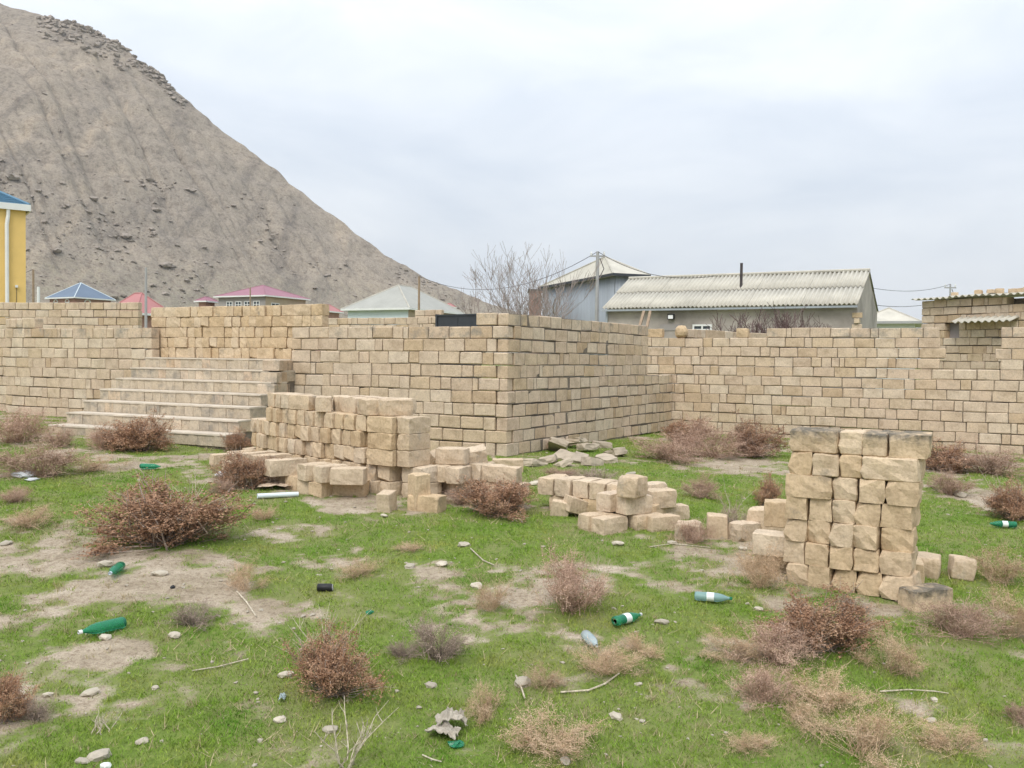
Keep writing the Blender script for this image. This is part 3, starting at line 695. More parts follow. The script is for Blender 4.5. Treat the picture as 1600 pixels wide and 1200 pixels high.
# (d) big collapsed stack before the facade
GB = 'blocks of the big stack'; lb5 = 'limestone block end on in the long face of the big dry stack'
pR = gp(612, 776); gzb = float(gz(pR.x, pR.y))-.03
def face_pos(n):
    """header positions from the right end leftwards along the curved face"""
    out = []; q = pR.xy.copy()
    for i in range(n):
        th = R(34+20*i/14); d = Vector((-math.cos(th), math.sin(th))); c = q+d*0.1
        out.append((c, th)); q = q+d*0.203
    return out
FP = face_pos(18)
starts = [0, 0, 0, 0, 2, 2]; ends = [14, 15, 16, 16, 13, 13]
for k in range(5):
    i0 = {0: 0, 1: 0, 2: 2, 3: 2, 4: 2}[k]; i1 = ends[k]
    for i in range(i0, i1):
        c, th = FP[i]; nv = Vector((math.sin(th), math.cos(th)))
        c = c+nv*(.195+rnd.uniform(-.03, .03))+Vector((-math.cos(th), math.sin(th)))*(0.05 if k % 2 else 0)
        blk(c.x, c.y, gzb+.19*k, -th+math.pi/2-.10+rnd.uniform(-.09, .09), lb5.replace('in the long face', 'in the '+ORD[k]+' course'), GB, W=.188, H=.188, kind=rnd.choice(('loose', 'loose', 'old')))
    for i in range(i0, i1, 2):       # second layer behind
        c, th = FP[i]; nv = Vector((math.sin(th), math.cos(th))); c = c+nv*.56+Vector((-math.cos(th), math.sin(th)))*.1
        blk(c.x, c.y, gzb+.19*k, -th+rnd.uniform(-.04, .04), 'limestone block in the hidden rear layer of the big dry stack', GB, L=.385, H=.188)
lb6 = 'limestone block laid lengthwise at the end of the big stack'
for k in (2, 3, 4):
    c, th = FP[0]; uu = Vector((math.cos(th), -math.sin(th))); nv = Vector((math.sin(th), math.cos(th)))
    c1 = c-uu*.07+nv*.06
    blk(c1.x, c1.y, gzb+.19*k, -th+rnd.uniform(-.05, .08)-(.06 if k == 3 else 0), lb6.replace('laid lengthwise', 'laid lengthwise in the '+ORD[k]+' course'), GB, L=.40, H=.188, tilt=(0, 0.0), kind='loose')
    c2 = c1+nv*.2; blk(c2.x, c2.y, gzb+.19*k, -th, lb6.replace('laid lengthwise', 'laid lengthwise in the '+ORD[k]+' course'), GB, L=.39, H=.188, kind='old')
    c3 = c1+uu*.31+nv*.16; blk(c3.x, c3.y, gzb+.19*k, -th+math.pi/2, lb6.replace('laid lengthwise', 'seen side on in the '+ORD[k]+' course'), GB, L=.39, H=.188, kind='old')
for k in (0, 1):
    c, th = FP[0]; uu = Vector((math.cos(th), -math.sin(th))); nv = Vector((math.sin(th), math.cos(th)))
    c3 = c+uu*.3+nv*.3; blk(c3.x, c3.y, gzb+.19*k, -th+math.pi/2, lb6.replace('laid lengthwise', 'seen side on in the '+ORD[k]+' course'), GB, L=.39, W=.3, H=.188, kind='old')
lb7 = 'weathered grey topped block on the top layer of the big dry stack'
zt = gzb+.95
for i, off, yw, L in ((12, .2, 90, .39), (11, .2, 90, .39), (10, .2, 90, .39), (8.4, .12, 10, .39), (6.2, .12, -38, .39), (6.4, .42, -30, .39), (4.3, .3, -12, .39), (2.0, .14, -28, .40), (3.2, .5, 5, .39), (0.4, .25, 70, .39), (1.4, .55, 0, .39), (5.2, .62, 0, .39)):
    i_ = int(i); f_ = i-i_; c0, th = FP[i_]; c1, _ = FP[i_+1]; c = c0*(1-f_)+c1*f_; nv = Vector((math.sin(th), math.cos(th)))
    c = c+nv*off; blk(c.x, c.y, zt, -th+R(yw)+rnd.uniform(-.04, .04), lb7, GB, L=L, H=.19, W=.2, kind='old')
# low blocks thrown down in front of the big stack
GF = 'blocks thrown down before the big stack'
lb8 = 'long limestone block lying side by side before the big dry stack'
for a in ((375, 738, 40), (403, 741, 38), (425, 748, 38), (352, 727, 42), (380, 722, 42), (404, 716, 45)):
    pb(a[0], a[1], R(a[2]), lb8, GF, kind='old', L=.42, sink=.03)
for a in ((401, 726, 38), (424, 730, 38), (447, 738, 38)):
    pb(a[0], a[1], R(a[2]), 'long pale limestone block on the upper tier of the side by side row', GF, lift=.19, sink=.03, kind='fresh', L=.46)
lb9 = 'limestone block end on at the foot of the big dry stack'
for a in ((455, 757), (470, 762), (489, 768), (508, 772)):
    pb(a[0], a[1], R(62), lb9, GF, L=.36, sink=.03)
pb(548, 772, R(-8), 'long limestone block lying flat on the bare soil before the big stack', GF, L=.39, W=.22, sink=.03)
pb(492, 745, R(42), 'pale limestone block tipped forward over the foot row, first of three', GF, lift=.19, sink=.03, kind='fresh', tilt=(0, 0), L=.36)
pb(517, 748, R(40), 'pale limestone block tipped forward over the foot row, second of three', GF, lift=.19, sink=.03, kind='fresh', L=.36)
pb(545, 752, R(-4), 'broad pale limestone block laid across the foot row, last of three', GF, lift=.19, sink=.03, kind='fresh', L=.39, W=.21)
pb(605, 795, R(75), 'small furrowed grey block set against the upright block', GF, kind='fresh', L=.22, W=.15, H=.22, tilt=(0, -.1), sink=.03)
q = gp(629, 800); blk(q.x, q.y+.09, float(gz(q.x, q.y))-.03, R(35), 'limestone block standing upright on its end before the big stack', GF, upright=True, L=.42)
pb(667, 796, R(-24), 'limestone block lying right of the upright block', GF, L=.38, W=.22, sink=.03)
lb10 = 'limestone block in the low scattered row between the big stack and the corner'
for a in ((660, 752, 35), (685, 765, 30), (718, 768, 33), (748, 765, -25), (775, 770, -25), (640, 742, 30), (700, 748, 60), (728, 752, 55), (672, 762, 28), (800, 772, -30)):
    pb(a[0], a[1], R(a[2]), lb10, GF, kind='old', L=.38, sink=.04)
lb11 = 'limestone block in the second tier of the row near the corner'
for a in ((695, 745, 70), (716, 748, 70), (768, 745, -25), (789, 748, -25), (640, 735, 25), (752, 742, 60)):
    pb(a[0], a[1], R(a[2]), lb11, GF, lift=.19, sink=.04, kind='old', L=.38)
pb(707, 719, R(-10), 'pale limestone block capping the tumbled row near the corner', GF, lift=.38, sink=.04, kind='fresh', L=.37, W=.24)
pb(738, 722, R(12), 'grey limestone block sliding off the tumbled row near the corner', GF, lift=.33, sink=.02, kind='old', tilt=(.25, -.22), L=.38)
pb(676, 724, R(55), 'limestone block tipped on its edge beside the big stack', GF, lift=.19, sink=.02, kind='fresh', tilt=(.6, .0), L=.3, W=.16)
pb(793, 736, R(2), 'pale slab like block behind the tumbled row at the corner', GF, kind='fresh', L=.42, W=.2)
# rubble at the foot of the side wall
GR = 'rubble at the wall foot'
for i, (px, py, s, zl) in enumerate(((835, 727, .3, 0), (858, 722, .34, 0), (885, 718, .36, 0), (905, 722, .3, 0), (925, 728, .26, 0), (870, 706, .42, .1), (898, 700, .32, .14), (918, 706, .3, .08), (880, 728, .3, 0), (962, 712, .34, 0), (948, 722, .3, 0), (940, 700, .3, 0))):
    q = gp(px, py); o = ob('rubble_stone', EBR[i], None, (q.x, q.y, float(gz(q.x, q.y))-.02+zl*.7), (rnd.uniform(-.4, .4), rnd.uniform(-.4, .4), rnd.uniform(0, 6)), (s*2.9, s*3.8, .4+.35*rnd.random()))
    tag(o, 'angular grey rubble slab heaped at the foot of the side wall', 'rubble', GR)

# ------------------------------------------------------------------ houses
def window(root, M4, x0, x1, z0, z1, frame='white', bars=1, arch=False):
    """window on the local plane of M4 (x right, y out of the wall, z up)"""
    t = 0.07; fr = MB()
    for a, b_, c, d in ((x0, x1, z0, z0+t), (x0, x1, z1-t, z1), (x0, x0+t, z0+t, z1-t), (x1-t, x1, z0+t, z1-t)): fr.box(a, b_, -0.02, 0.05, c, d, M4)
    for k in range(bars):
        xm = x0+(x1-x0)*(k+1)/(bars+1); fr.box(xm-t/2, xm+t/2, -0.02, 0.046, z0+t, z1-t, M4)
    fr.box(x0+t, x1-t, -0.02, 0.043, z0+(z1-z0)*.62, z0+(z1-z0)*.62+t*.8, M4)
    if arch:
        n = 8; xc = (x0+x1)/2; rr_ = (x1-x0)/2
        pts = [M4 @ Vector((xc+rr_*math.cos(math.pi*i/n), 0.03, z1+rr_*math.sin(math.pi*i/n)*.9)) for i in range(n+1)]
        fr.tube(pts, .07, 5)
    w = fr.build('window', M[frame], root)
    MB().box(x0+t, x1-t, -0.02, 0.02, z0+t, z1-t, M4).build('pane', M['pane'], w)
    MB().box(x0-.05, x1+.05, -0.02, 0.09, z0-.07, z0, M4).build('sill', M[frame], w)
    return w
def hip_house(name, label, cpx, Y, a, w, d, eave_py, apex_py, wm, rm, sm=None, over=.35, wins=(), cap=None, fascia='white', wall_sheets=False, pyramid=False, apex=None):
    c = at(cpx, eave_py, Y); ze = c.z; e = empty(name, (c.x, c.y, 0), -a, label, 'house')
    cs = Vector((c.x, c.y, 0))+Matrix.Rotation(-a, 3, 'Z') @ Vector((-w/2, d/2, 0))
    zr_ = at(cpx, apex_py, cs.y).z
    i = over
    MB().box(-w+i, -i, i, d-i, 0, ze+.02).build('wall', M[wm], e)
    if sm:
        MB().box(-i-.01, -i+.02, i+.02, d-i-.02, 0, ze-.01).build('side_wall', M[sm], e)
    if wall_sheets:
        for k in range(int((w-2*i)/1.0)+1):
            x0 = -w+i+k*1.0; x1 = min(x0+1.0, -i)
            ob('metal_sheet', corr_mesh(x1-x0-.01, ze-.05, .2, .014, M['zinc']), e, (x0, i-.02-.004*(k % 2), 0), (R(90), 0, 0))
        for k in range(int((d-2*i)/1.0)+1):
            y0 = i+k*1.0; y1 = min(y0+1.0, d-i)
            if y1-y0 > .1: ob('metal_sheet', corr_mesh(y1-y0-.01, ze-.05, .2, .014, M['zinc']), e, (-i+.02+.004*(k % 2), y0, 0), (R(90), 0, R(90)))
    h = min(w, d)/2
    if apex: A_ = B_ = apex
    elif pyramid: A_, B_ = (-w/2, d/2), (-w/2, d/2)
    elif w >= d: A_, B_ = (-w+h, d/2), (-h, d/2)
    else: A_, B_ = (-w/2, h), (-w/2, d-h)
    vs = [(-w, 0, ze), (0, 0, ze), (0, d, ze), (-w, d, ze), (A_[0], A_[1], zr_), (B_[0], B_[1], zr_), (-w, 0, ze-.1), (0, 0, ze-.1), (0, d, ze-.1), (-w, d, ze-.1)]
    if w >= d: fs = [(0, 1, 5, 4), (1, 2, 5), (2, 3, 4, 5), (3, 0, 4)] if not apex else [(0, 1, 4), (1, 2, 4), (2, 3, 4), (3, 0, 4)]
    else: fs = [(0, 1, 4), (1, 2, 5, 4), (2, 3, 5), (3, 0, 4, 5)]
    fs += [(6, 9, 8, 7)]
    rf = ob('roof', mesh('roof', vs, fs, M[rm]), e)
    fa = MB(); fa.box(-w-.02, .02, -.03, 0, ze-.12, ze+.02).box(-w-.02, .02, d, d+.03, ze-.12, ze+.02).box(0, .03, 0, d, ze-.12, ze+.02).box(-w-.03, -w, 0, d, ze-.12, ze+.02)
    fa.build('fascia', M[fascia], rf)
    cp = MB()
    for q, r_ in (((0, 0, ze), 5 if w >= d else 4), ((-w, 0, ze), 4), ((0, d, ze), 5)):
        cp.tube([q, vs[r_]], .05, 5)
    if not (pyramid or apex): cp.tube([vs[4], vs[5]], .05, 5)
    cp.build('ridge_cap', M[cap or rm], rf)
    for (f_, x0, x1, z0, z1, arch) in wins:
        if f_ == 'f': M4 = Matrix.Translation((0, i, 0)) @ Matrix.Scale(-1, 4, (0, 1, 0))
        else: M4 = Matrix.Translation((-i+(.01 if sm else 0), 0, 0)) @ Matrix(((0, 1, 0, 0), (1, 0, 0, 0), (0, 0, 1, 0), (0, 0, 0, 1)))
        window(e, M4, x0, x1, ze+z0, ze+z1, 'white', 1, arch)
    return e, ze, zr_
def corr_mesh(w, L, pitch, amp, mat, t=.008):
    """corrugated sheet: x across the waves, y along the sheet"""
    n = max(4, int(w/pitch*6)); xs = [w*i/n for i in range(n+1)]
    V = []
    for off in (0, -t):
        for y in (0, L):
            for x in xs: V.append((x, y, amp*math.sin(2*math.pi*x/pitch)+off))
    k = n+1; Fc = []
    for i in range(n):
        Fc.append((i, i+1, k+i+1, k+i)); Fc.append((2*k+i+1, 2*k+i, 3*k+i, 3*k+i+1))
        Fc.append((i+1, i, 2*k+i, 2*k+i+1)); Fc.append((k+i, k+i+1, 3*k+i+1, 3*k+i))
    return mesh('corrugated_sheet', V, Fc, mat, True)

wn_ = [('f', -5.7+1.25*k, -4.85+1.25*k, -1.55, -.55, False) for k in range(4)]
hip_house('far_house', 'grey and tan house with crimson hip roof at the hill foot', 415, 92, R(27), 7.2, 7.0, 461, 446, 'grey_house', 'magenta_roof', 'stone_house', wins=wn_+[('s', 1.2, 2.4, -1.7, -.7, False)], cap='magenta_roof')
hip_house('far_house', 'pale blue house with light grey hip roof before the hill', 640, 62, R(27), 5.9, 7.6, 481, 447, 'offwhite', 'slate', 'stone_house', pyramid=False, wins=[('f', -1.9, -1.3, -1.7, -1.2, False)], cap='asbestos')
hip_house('far_house', 'low house showing only its red hip roof beside the lamp pole', 212, 58, R(32), 3.7, 3.0, 489, 458, 'brick', 'pink_roof', None, cap='pink_roof')
wn_ = [('f', -4.2, -3.5, -1.9, -.5, True), ('f', -2.1, -1.4, -1.9, -.5, True), ('s', 1.5, 2.2, -1.9, -.5, True)]
hip_house('far_house', 'brick pink house with blue roof and arched windows behind the yellow house', 116, 100, R(30), 5.4, 5.2, 464, 442, 'brick', 'blue_roof', None, wins=wn_, cap='offwhite')
hip_house('far_house', 'small far house with pink roof between the stacked blocks and the pale house', 514, 95, R(20), 2.2, 3, 486, 476, 'brick', 'pink_roof', None)
hip_house('far_house', 'tiny far hut with red roof behind the grey hip roof', 705, 110, R(20), 1.1, 1.6, 479, 474, 'brick', 'pink_roof', None)
hip_house('far_house', 'crimson lean to house beside the grey and tan house', 322, 96, R(20), 1.6, 2.2, 470, 464, 'brick', 'magenta_roof', None)
hip_house('far_house', 'far white house with pale grey roof right of the long shed', 1440, 48, R(25), 3.4, 6, 502, 484, 'white', 'asbestos', None, fascia='steel')

# yellow two storey house
c = at(46, 325, 30); e = empty('yellow_house', (c.x, c.y, 0), R(36), 'two storey yellow plastered house with blue tiled roof and white downpipe', 'house')
ze = c.z; ov = .10
MB().box(-9, -ov, ov, 7, 0, ze).build('wall', M['yellow'], e)
rf = ob('roof', mesh('roof', [(-9.3, 0, ze+.08), (0, 0, ze+.08), (0, 7.3, ze+.08), (-9.3, 7.3, ze+.08), (-6, 3.6, ze+2.1), (-3.6, 3.6, ze+2.1)], [(0, 1, 5, 4), (1, 2, 5), (2, 3, 4, 5), (3, 0, 4), (3, 2, 1, 0)], M['blue_tile']), e)
nr = Vector((0, -2.02, 3.6)).normalized()
for k in range(24):      # tile courses on the front slope
    t = (k+.0)/24; y0 = 3.6*t; z0 = ze+.08+2.02*t; xl = -9.3+3.3*t; xr = -3.6*t
    MB().box(xl+.05, xr-.03, y0, y0+.16, z0+.012, z0+.055).build('tile_course', M['blue_tile'], rf)
MB().tube([(0, 0, ze+.1), (-3.6, 3.6, ze+2.14)], .06, 6).build('hip_cap', M['blue_tile'], rf)
MB().box(-9.3, .03, -.05, -.001, ze-.11, ze+.1).box(.001, .05, 0, 7.3, ze-.11, ze+.1).build('gutter', M['white'], e)
MB().box(-9.3, -.01, .001, ov-.001, ze-.09, ze-.05).build('soffit', M['white'], e)
MB().tube([(-.62, .02, ze-.1), (-.62, .03, ze-.3), (-.66, ov-.08, ze-.6), (-.66, ov-.08, .1)], .06, 8).build('downpipe', M['white'], e)
lm = MB().box(-.42, -.34, ov-.08, ov+.001, 3.75, 3.83); lm.build('wall_lamp', M['white'], e)
MB().tube([(-.38, ov-.015, 3.75), (-.38, ov-.015, 2.9), (-.28, ov-.015, 2.7)], .008, 4).build('lamp_cable', M['wire'], e)

# long grey shed with corrugated roof
A = R(29); c = at(1340, 475, 34); e = empty('long_shed', (c.x, c.y, 0), -A, 'long grey rendered shed with pale corrugated roof and stovepipe', 'building')
Lb, db, ze = 10.5, 6.3, c.z
zr2 = ze+1.52
def lx(px, yoff=.3):      # local x on the front wall seen at pixel column px
    k = (px-800)/F; dx, dy = math.cos(A), -math.sin(A); ox, oy = c.x+math.sin(A)*yoff, c.y+math.cos(A)*yoff
    return (k*oy-ox)/(dx-k*dy)
x0, x1, y0, y1 = -Lb+.12, -.05, .3, db-.1
gh = lambda y: ze-.05+(zr2-ze)*(1-abs(y-db/2)/(db/2))-.02
vs = [(x0, y0, 0), (x1, y0, 0), (x1, y1, 0), (x0, y1, 0), (x0, y0, gh(y0)), (x1, y0, gh(y0)), (x1, y1, gh(y1)), (x0, y1, gh(y1)), (x0, db/2, gh(db/2)), (x1, db/2, gh(db/2))]
ob('wall', mesh('wall', vs, [(0, 1, 5, 4), (1, 2, 6, 9, 5), (2, 3, 7, 6), (3, 0, 4, 8, 7), (0, 3, 2, 1)], M['render']), e)
sl = math.hypot(db/2, zr2-ze); pa = math.atan2(zr2-ze, db/2); ns = 10; wsh = Lb/ns
for k in range(ns):
    for rrow, (s0, s1, up) in enumerate(((0, sl*.53, 0), (sl*.50, sl*1.02, .03))):
        for side in (0, 1):
            me = corr_mesh(wsh+.03, s1-s0, wsh/6, .042, M['asbestos'])
            yb = s0*math.cos(pa); zb = ze+s0*math.sin(pa)+up+.012*(k % 2)
            if side == 0: ob('roof_sheet', me, e, (-Lb+k*wsh, yb, zb), (pa, 0, 0))
            else: ob('roof_sheet', me, e, (-Lb+(k+1)*wsh, db-yb, zb), (pa, 0, math.pi))
MB().tube([(-Lb, db/2, zr2+.06), (0, db/2, zr2+.06)], .07, 6).build('ridge_cap', M['asbestos'], e)
MB().box(-Lb, 0, -.02, .03, ze-.13, ze-.05).build('gutter', M['zinc'], e)
MB().tube([(lx(1139), 1.9, ze+.7), (lx(1139), 1.9, at(1139, 402, 36).z)], .06, 8).build('stovepipe', M['rust'], e)
MB().tube([(-Lb+.16, .2, ze-.1), (-Lb+.16, .22, .1)], .05, 6).build('downpipe', M['zinc'], e)
Mf = Matrix.Translation((0, y0, 0)) @ Matrix.Scale(-1, 4, (0, 1, 0))
zz = lambda py, px=1095: at(px, py, 36).z
window(e, Mf, lx(1081), lx(1111), zz(530), zz(505), 'white', 1)
MB().box(lx(1030), lx(1064), -.02, .03, zz(514, 1045), zz(504, 1045), Mf).build('vent_opening', M['grey_house'], e)
fl = MB().box(lx(1043), lx(1053), .05, .16, zz(496, 1048), zz(487, 1048), Mf).build('floodlight', M['black'], e)
MB().box(lx(1044.3), lx(1051.7), .16, .18, zz(495, 1048), zz(489, 1048), Mf).build('lens', M['lens'], fl)
MB().box(lx(1046), lx(1050), .0, .05, zz(493, 1048), zz(489, 1048), Mf).build('bracket', M['steel'], fl)
for k in range(6):
    ob('corner_block', WB['wall'][k], e, (x1+.0, y0+.06, ze-.5-.22*k), (0, 0, (math.pi/2) if k % 2 else 0), (.9, 1, 1))
# leaning planks
for k, (pxa, pxb) in enumerate(((998, 1006), (1010, 1016))):
    a0 = at(pxa, 515, 35); a1 = at(pxb, 487, 36.2); dv_ = (a1-a0)
    a0 = a0-dv_*1.8
    o = MB().tube([a0, a1], .07, 4).build('leaning_plank', M['wood']); tag(o, 'weathered plank leaning on the long grey shed', 'plank', 'planks leaning on the shed')

# tall metal barn
hip_house('metal_barn', 'tall barn clad in grey corrugated metal with pale hip roof', 958, 45, R(70), 10.2, 2.1, 427, 408, 'zinc', 'asbestos', None, over=.25, wall_sheets=True, fascia='dark_metal', cap='asbestos', apex=(-3.0, 1.0))
a_ = at(828, 454, 50); e = empty('brick_annex', (a_.x, a_.y, 0), 0, 'narrow brick lean to at the side of the metal barn', 'building')
MB().box(0, .65, 0, 2, 0, a_.z).build('wall', M['brick'], e); MB().box(-.1, .75, -.1, 2.1, a_.z, a_.z+.08).build('roof', M['dark_metal'], e)
# dark metal gate
a_, b_ = at(684, 494, 24), at(748, 493, 23.2); an = math.atan2(b_.y-a_.y, b_.x-a_.x); Lg = (b_-a_).length
e = empty('metal_gate', (a_.x, a_.y, 0), an, 'dark grey sheet metal gate showing above the block wall', 'gate')
for k in range(2): MB().box(k*Lg/2+.01, (k+1)*Lg/2-.01, 0, .03, 0.2, a_.z).build('panel', M['dark_metal'], e)
MB().box(0, Lg, -.02, .05, a_.z, a_.z+.04).build('top_rail', M['dark_metal'], e)
MB().box(-.06, 0, -.03, .06, 0, a_.z+.05).box(Lg, Lg+.06, -.03, .06, 0, a_.z+.05).build('post', M['dark_metal'], e)

# block built outhouse beyond the rear wall
a_, b_ = at(1440, 470, 24), at(1680, 462, 20.5)
vA, vB = Vector((a_.x, a_.y)), Vector((b_.x, b_.y)); Lh = (vB-vA).length
def hs(px):
    k = (px-800)/F; d = (vB-vA)/Lh; return (k*vA.y-vA.x)/(d.x-k*d.y)
zt = a_.z
rows = []
for k in range(17):
    z = zt-.2*(k+1); segs = [(0, Lh)]
    zpy = lambda py: at(1485, py, 23.3).z
    if z+.1 < zpy(508) and z+.1 > zpy(526): segs = [(0, hs(1474)), (hs(1496), Lh)]
    if k == 0: segs = [(0, hs(1515)), (hs(1516), hs(1570))]
    rows.append((z, segs))
e = wall('block_outhouse', vA, vB, rows, 'rough unrendered block outhouse with rusty corrugated roof weighed down by blocks', seed=21, thick=.3, small=.3); e['category'] = 'building'
zl = zt-(zt-.2*17)
MB().box(0.02, Lh-.02, .32, .5, 0, zl-.05).build('inner_wall', M['mortar'], e)
MB().box(0, .3, .3, 3.5, 0, zl-.06).build('end_wall', M['stone_house'], e)
MB().box(hs(1474)-.02, hs(1496)+.02, .22, .26, zl-1.15, zl-.6).build('boarded_window', M['grey_house'], e)
for k in range(6):
    me = corr_mesh(1.12, 3.6, .18, .028, M['asbestos']); ob('roof_sheet', me, e, (-.15+k*1.08, -.22, zl+.03+.02*(k % 2)), (R(3.5), 0, 0))
ob('awning_sheet', corr_mesh(hs(1590)-hs(1498), .5, .18, .03, M['asbestos']), e, (hs(1498), -.4, zl-.62), (R(18), 0, 0))
ea = Matrix.Rotation(math.atan2(vB.y-vA.y, vB.x-vA.x), 3, 'Z')
for px in (1471, 1517, 1533, 1551, 1563, 1577, 1588, 1597):
    q = Vector((vA.x, vA.y, 0))+ea @ Vector((hs(px), .25+rnd.uniform(-.1, .2), zt+.075))
    blk(q.x, q.y, q.z+.0, rnd.uniform(0, 3), 'limestone block weighing down the corrugated roof of the outhouse', 'blocks on the outhouse roof', L=.2, W=.17, H=.13 if px % 2 else .17)
a_ = at(1050, 519, 20.2); o = ob('round_stone', rock_mesh('round_stone', 5, M['loose'], .06, 2, .9), None, (J.x+.18, J.y+.05, zr(-1)+.12), (0, 0, 1), (.34, .34, .34)); tag(o, 'rounded stone sitting on the wall junction', 'stone')
tag(blk(J.x-.35, J.y+.3, zr(-1), -R(26), 'limestone block left on the wall junction beside the rounded stone', 'blocks left on the wall', L=.36), None)

# ------------------------------------------------------------------ poles and wires
def pole(px, toppy, Y, r, mat, label, arms=False, lamp=False):
    t = at(px, toppy, Y); e = empty('utility_pole', (t.x, t.y, 0), 0, label, 'pole')
    MB().tube([(0, 0, -.1), (0, 0, t.z*.5), (0, 0, t.z)], [r*1.2, r, r*.8], 8).build('post', M[mat], e)
    if arms:
        MB().box(-.35, .35, -.04, .04, t.z-.25, t.z-.18).build('cross_arm', M['steel'], e)
        for x in (-.3, 0, .3): MB().tube([(x, 0, t.z-.2), (x, 0, t.z-.08), (x, 0, t.z)], [.03, .05, .02], 6).build('insulator', M['white'], e)
        MB().tube([(.1, 0, t.z-.3), (.3, 0, t.z-.8), (.05, 0, t.z-1.3)], .02, 5).build('cable_loop', M['wire'], e)
    return t
tp = pole(934, 393, 42, .09, 'steel', 'grey utility pole with insulators before the metal barn', True)
pole(228, 418, 30, .05, 'steel', 'thin grey steel pole beside the stacked doorway')
p52 = pole(52, 421, 50, .07, 'wood', 'dark wooden pole beside the yellow house')
pole(60, 448, 48, .09, 'white', 'short white post beside the dark wooden pole')
p655 = pole(655, 432, 50, .07, 'wood', 'thin wooden pole in front of the pale blue house')
p392 = pole(391, 449, 80, .07, 'wood', 'slim wooden pole before the crimson roofed house')
p1485 = pole(1485, 444, 55, .06, 'steel', 'far steel pole standing behind the block outhouse', True)
def wire_(a, b_, sag, label, r=.014):
    pts = []
    for i in range(17):
        t = i/16; q = a.lerp(b_, t); q.z -= sag*4*t*(1-t); pts.append(q)
    tag(MB().tube(pts, r, 4).build('overhead_wire', M['wire']), label, 'wire')
wire_(tp, p655, 1.2, 'slack black wire from the insulator pole to the wooden pole')
wire_(tp, at(1118, 431, 35.6), .5, 'black wire dropping from the insulator pole to the shed ridge')
wire_(at(1352, 448, 40), p1485, .3, 'black wire from the shed gable to the far steel pole')
wire_(at(1352, 474, 40), at(1440, 477, 40), .1, 'lower black wire right of the shed gable')
wire_(p52, at(-80, 415, 45), .5, 'black wire leaving the dark wooden pole')

# ------------------------------------------------------------------ bare trees
def bare_tree(label, base, h, spread, seed, levels=4, trunks=3, mat='bark', r0=.05, twr=.006):
    r = random.Random(seed); tr, br = MB(), MB()
    def grow(p, d, ln, rad, lev, mb):
        pts = [p.copy()]; q = p.copy(); dd = d.copy()
        for i in range(4):
            dd = (dd+Vector((r.uniform(-.16, .16), r.uniform(-.16, .16), r.uniform(-.02, .14)))).normalized(); q = q+dd*ln/4; pts.append(q.copy())
        mb.tube(pts, [max(rad*(1-.14*i), twr) for i in range(5)], 5 if lev == 0 else 3, cap=False)
        if lev >= levels: return
        for k in range(r.choice((3, 4, 5)) if lev else 5):
            j = r.choice((2, 3, 4, 4)) if lev else r.choice((1, 2, 3, 4))
            nd = (dd+Vector((r.gauss(0, .5), r.gauss(0, .5), r.uniform(-.05, .4)))).normalized()
            grow(pts[j], nd, ln*r.uniform(.5, .78), rad*.5, lev+1, br)
    e = empty('bare_tree', base, 0, label, 'tree')
    for k in range(trunks):
        a = 6.283*k/trunks+r.random(); d = Vector((math.cos(a)*spread, math.sin(a)*spread, 1)).normalized()
        grow(Vector((0, 0, -.1)), d, h*.45, r0, 0, tr)
    tr.build('trunk', M[mat], e); br.build('branches', M[mat], e)
p = at(826, 540, 27); bare_tree('leafless grey tree fanning out behind the wall corner', (p.x, p.y, 0), 4.7, .52, 4, 4, 5, 'bark', .035, .0045)
p = at(885, 540, 29); bare_tree('slim leafless sapling before the metal barn', (p.x, p.y, 0), 3.4, .35, 9, 3, 2, 'bark', .02, .005)
p = at(1190, 560, 24.5); bare_tree('dark leafless bush standing before the long grey shed', (p.x, p.y, 0), 3.1, .5, 12, 4, 6, 'twig_red', .03, .0065)
p = at(110, 500, 46); bare_tree('pale leafless tree beside the blue roofed house', (p.x, p.y, 0), 3.9, .5, 15, 3, 4, 'bark', .04, .012)

# ------------------------------------------------------------------ grass
def trimesh(name, V, mat):
    n = len(V)//3; me = bpy.data.meshes.new(name); V = np.asarray(V, np.float32)
    me.vertices.add(len(V)); me.vertices.foreach_set('co', V.ravel())
    me.loops.add(len(V)); me.loops.foreach_set('vertex_index', np.arange(len(V), dtype=np.int32))
    me.polygons.add(n); me.polygons.foreach_set('loop_start', np.arange(0, len(V), 3, dtype=np.int32))
    me.update(calc_edges=True); me.materials.append(mat); return me
def grassmat(name, cols):
    m, nt, b = nmat(name); g = N(nt, 'ShaderNodeNewGeometry'); P = g.outputs['Position']
    c = ramp(nt, noise(nt, P, 1.6, 4, .6), [(0.32, cols[0]), (0.5, cols[1]), (0.68, cols[2])])
    c = mix(nt, 0.9, c, ramp(nt, noise(nt, P, 45, 2), [(0.3, 0.6), (0.5, 1.0), (0.7, 1.35)]), 'MULTIPLY')
    link(nt, c, b.inputs['Base Color']); b.inputs['Roughness'].default_value = 0.8; b.inputs['Specular IOR Level'].default_value = 0.15
    return m
M['grass'] = grassmat('short_grass', [(0.12, 0.255, 0.025), (0.20, 0.31, 0.04), (0.31, 0.33, 0.08)])
M['dry_grass'] = grassmat('dry_grass', [(0.34, 0.27, 0.16), (0.42, 0.34, 0.21), (0.36, 0.31, 0.17)])
rg = np.random.RandomState(21)
